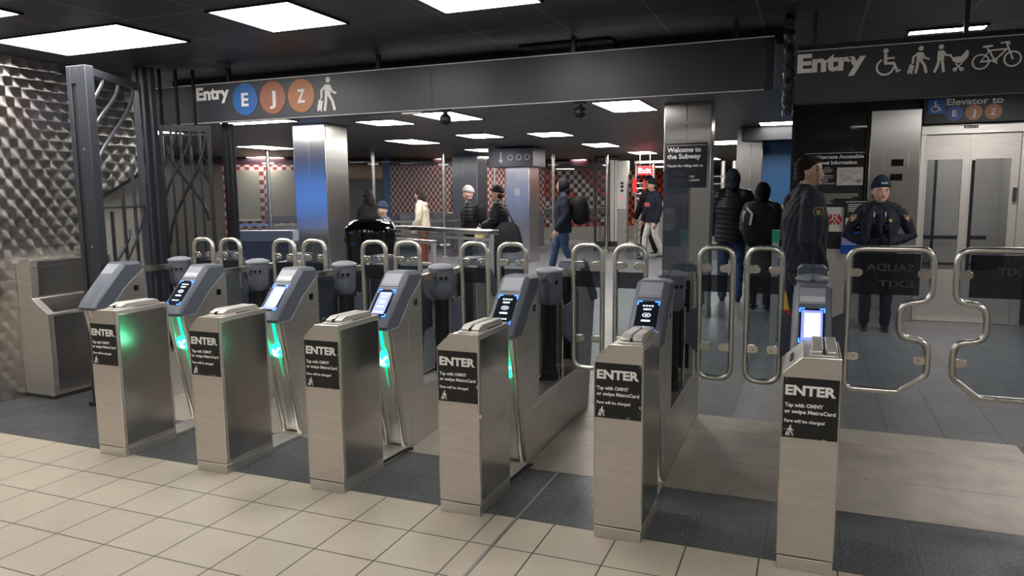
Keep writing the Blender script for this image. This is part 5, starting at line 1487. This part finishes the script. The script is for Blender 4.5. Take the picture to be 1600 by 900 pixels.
MB().ball((0.02, .085, .88 * 0), .001, .001, .001, 4, 4)
# woman officer facing the viewer
t, HP, LP, arms, legs = person('woman police officer in navy knit hat, open jacket and vest, facing the viewer', (4.525, 6.0), PI - .05, 1.665, 'uniform', 'uniform', 'skin', bulk=.020, turn=-.28 * -1, nod=0,
    armR=((.080, -.02, -.165), (-.050, .035, -.212)), armL=((-.080, -.02, -.165), (.050, .035, -.212)), hat='hat_navy', hair='hair', hem=.49, hands=(True, True), hvox=.0048, build_=1.10, hscale=1.14)
hh = 1.655
v_ = MB().limb([LP(0, .045, .56 * hh), LP(0, .052, .66 * hh), LP(0, .050, .755 * hh)], [.100, .108, .085], 18, lat=(1, 0, 0), rb=[.095, .100, .080])
vest = voxel(v_, 'vest', 'vest', t, .009, 3)
pk = MB()
for (x, z, w_, q) in ((-.055, .60, .075, .10), (.04, .60, .085, .09), (-.07, .70, .05, .07)):
    pk.box(x - w_ / 2, x + w_ / 2, .135, .172, z * hh - q / 2, z * hh + q / 2)
pk.box(-.012, .012, .145, .165, .62 * hh, .745 * hh)
pk.build('vest_pouch', 'vest', vest, bevel=.008)
MB().box(-.033, -.002, .150, .185, .655 * hh, .705 * hh).build('radio', 'black', vest, bevel=.005)
for s in (1, -1):
    lp = MB()
    # open jacket front edges and collar
    lp.limb([LP(s * .040, .055, .845 * hh), LP(s * .095, .100, .80 * hh), LP(s * .105, .128, .70 * hh), LP(s * .115, .125, .56 * hh)], [.026, .030, .022, .022], 12, lat=(1, 0, 0), rb=[.016, .012, .014, .016])
    lp.build('jacket_lapel', 'uniform', t)
    MB().ball((s * .095, .148, .565 * hh), .009, .005, .009, 10, 6).build('jacket_snap', 'steel_bright', t)
    sh, el, wr = arms[s]; pc = sh * .70 + el * .30
    shield(pc.x + s * .030, pc.y + .062, pc.z, (1, -s * .75, 0), (s * -.35, 0, 1), .036, t)
shield(-.105, .148, .745 * hh, (1, .25, 0), (0, -.1, 1), .022, t, 'gold', 'steel_bright', 'badge')
tq = text_mb('MTAPD', -.030, .030, 0, .017, 0, bold=.024, depth=.002)
tq.xf(lambda v: HP(-v.x, .1105 + v.y * 0 - abs(v.x) * .25 + (.002 if v.y < 0 else 0), v.z + .083)); tq.build('hat_lettering', 'white', t)
for s in (1, -1): MB().loft([LP(s * .055, .10, .80 * hh), LP(s * .058, .135, .77 * hh)], .006, n=6).build('shoulder_strap', 'paper', vest)

# walking man with pink lettering
t, HP, LP, arms, legs = person('young man in black knit hat and navy jacket with pink lettering', (.34, 14.45), 2.25, 1.88, 'cloth_navy', 'pale_trouser', 'skin_tan', 'shoe', bulk=.03, stride=.11, turn=-.35,
    hat='cloth_black', armR=((.04, .02, -.17), (.03, .08, -.30)), hem=.47)
z = .70 * 1.86
q = MB()
for i, x in enumerate((-.10, -.06, -.01, .03, .07, .11)): q.box(x - .016, x + .016, .150, .168, z - .045 + .02 * (i % 2), z + .045 + .015 * ((i + 1) % 2))
q.build('jacket_lettering', 'pink', t, bevel=.004)
MB().limb([LP(0, .105, .55 * 1.86), LP(0, .118, .66 * 1.86), LP(0, .10, .80 * 1.86)], [.045, .05, .04], 12, lat=(1, 0, 0), rb=[.045, .045, .03]).build('shirt', 'cloth_black', t)
person('taller man in dark coat and black knit hat just behind the man with pink lettering', (.04, 15.5), 2.3, 1.98, 'cloth_black', 'cloth_black', 'skin_tan', bulk=.05, stride=.06, hat='cloth_black', armR=((.06, .03, -.17), (.10, .08, -.31)), hem=.30)
# man with backpack
t, HP, LP, arms, legs = person('man in dark hooded jacket and blue jeans walking left with a backpack', (-.52, 10.2), 1.85, 1.86, 'cloth_navy', 'denim', 'skin', 'shoe', bulk=.035, stride=.13, hood='cloth_black', hat=None, hem=.45,
    armL=((-.03, -.03, -.17), (-.02, .06, -.31)), turn=0)
def bp(o):
    MB().ball((0, -.31, 1.26), .17, .16, .27, 20, 14, 3.0).build('pack_body', 'cloth_black', o)
    MB().ball((0, -.44, 1.17), .12, .06, .15, 16, 10, 3.0).build('front_pocket', 'cloth_black', o)
    for s in (1, -1): MB().loft([(s * .10, -.17, 1.47), (s * .12, -.04, 1.50), (s * .12, .12, 1.38), (s * .13, .09, 1.18), (s * .13, -.14, 1.08)], [.02] * 5, [.008] * 5, 8).build('shoulder_strap', 'cloth_black', o)
worn(t, 'backpack', 'large rounded black backpack on the man in blue jeans', 'backpack', bp)
# woman with big bag
t, HP, LP, arms, legs = person('woman in short black quilted coat and dark knit hat carrying a large bag', (-1.30, 8.9), 1.75, 1.69, 'puffer', 'denim_dark', 'skin_tan', bulk=.06, quilted=True, hat='cloth_black', hair='hair', stride=.05,
    armL=((-.04, .02, -.15), (-.02, .13, -.20)), armR=((.04, -.02, -.16), (.04, .04, -.30)), hem=.50)
def bg(o):
    vs = MB().ball((-.21, -.20, .83), .09, .25, .27, 20, 14, 4.0, fn=lambda x, y, z: (x * (1 - .35 * z), y * (1.0 - .22 * z), z)).build('bag_body', 'leather', o)
    for x in (-.25, -.18): MB().loft([(x, -.32, 1.06), (x + .03, -.18, 1.32), (x, -.06, 1.06)], .010, n=8).build('bag_handle', 'leather', o)
worn(t, 'shoulder_bag', 'large soft charcoal tote bag hanging behind the woman in the quilted coat', 'bag', bg)
def pb(o):
    MB().ball((-.09, .33, .83), .06, .09, .17, 14, 10, 2.6).build('bag_body', 'paper', o)
    MB().box(-.158, -.150, .27, .35, .72, .80).build('blue_print', 'blue_led_soft' if False else 'blue', o)
    MB().box(-.158, -.150, .27, .35, .80, .90).build('yellow_print', 'yellow', o)
    MB().box(-.156, -.149, .27, .38, .93, .97).build('red_print', 'red', o)
    MB().loft([(-.09, .29, .98), (-.09, .33, 1.06), (-.09, .37, .98)], .006, n=6).build('bag_handle', 'paper', o)
worn(t, 'plastic_bag', 'small white plastic bag with coloured print, held by the woman in the quilted coat', 'bag', pb)
# grey knit hat man
t, HP, LP, arms, legs = person('person in grey knit hat and black padded jacket with a black backpack, facing left', (-2.34, 9.9), 1.95, 1.71, 'puffer', 'denim_dark', 'skin', bulk=.075, quilted=True, hat='grey_cloth', hair=None,
    armL=((-.045, .01, -.16), (-.03, .07, -.30)), hem=.44)
def bp2(o):
    MB().ball((.0, -.22, 1.18), .15, .12, .24, 18, 12, 2.8).build('pack_body', 'cloth_black', o)
    MB().ball((.0, -.31, 1.09), .10, .05, .12, 14, 10, 2.8).build('front_pocket', 'cloth_black', o)
    for s in (1, -1): MB().loft([(s * .10, -.12, 1.36), (s * .11, .0, 1.41), (s * .11, .17, 1.26), (s * .12, .08, 1.06)], [.018] * 4, [.008] * 4, 8).build('shoulder_strap', 'cloth_black', o)
worn(t, 'backpack', 'black backpack worn by the person in the grey knit hat', 'backpack', bp2)
# cream hoodie
t, HP, LP, arms, legs = person('dark-haired woman in cream hooded top looking down at the far barrier', (-3.90, 10.9), 1.75, 1.70, 'cream', 'rust', 'skin', bulk=.03, longhair=True, hem=.50, nod=-.35, lean=.10,
    armL=((-.025, .0, -.17), (-.015, .06, -.30)), armR=((.02, .03, -.16), (.0, .14, -.24)))
hd = MB().ball((0, -.055 + .04, 1.37), .10, .075, .075, 16, 12)
voxel(hd, 'hood', 'cream', t, .01, 4)
# two figures by the bin
person('woman with long dark hair and black coat bending behind the black bin', (-2.83, 7.3), 1.2, 1.66, 'cloth_black', 'denim_dark', 'skin', bulk=.04, longhair=True, lean=.25, nod=-.3, hem=.45)
person('child in navy knit hat and grey-blue jacket right behind the black bin', (-2.42, 6.9), 2.4, 1.44, 'steel_blue', 'denim', 'skin', bulk=.05, hat='hat_navy', hair=None, hem=.48)
# hooded pair by the blue wall
t, HP, LP, arms, legs = person('tall person in black hooded puffer jacket and jeans with their back to the viewer', (2.78, 7.75), .12, 1.88, 'puffer', 'denim', 'skin', bulk=.065, quilted=True, hood='cloth_navy', hem=.46, face=False,
    armL=((-.035, .02, -.16), (-.03, .10, -.27)), armR=((.035, .02, -.16), (.0, .12, -.26)), hands=(False, False))
t, HP, LP, arms, legs = person('shorter person in black hood and long grey padded coat, back turned', (3.22, 7.15), -.25, 1.68, 'puffer_grey', 'cloth_black', 'skin', bulk=.05, quilted=True, hood='cloth_black', hem=.22, face=False,
    armL=((-.03, .03, -.16), (-.0, .12, -.26)), armR=((.03, .02, -.16), (.0, .10, -.27)), hands=(False, False))
def bp3(o):
    MB().ball((.05, -.24, 1.13), .21, .16, .30, 20, 14, 2.7).build('pack_body', 'cloth_black', o)
    MB().box(-.14, -.04, -.345, -.325, 1.18, 1.32).build('pale_tag', 'paper', o, bevel=.005)
    MB().loft([(-.08, -.36, 1.36), (.0, -.40, 1.28), (-.02, -.41, 1.14)], .014, n=8).build('pale_strap', 'paper', o)
worn(t, 'backpack', 'bulky black backpack with pale tag on the shorter hooded person', 'backpack', bp3)
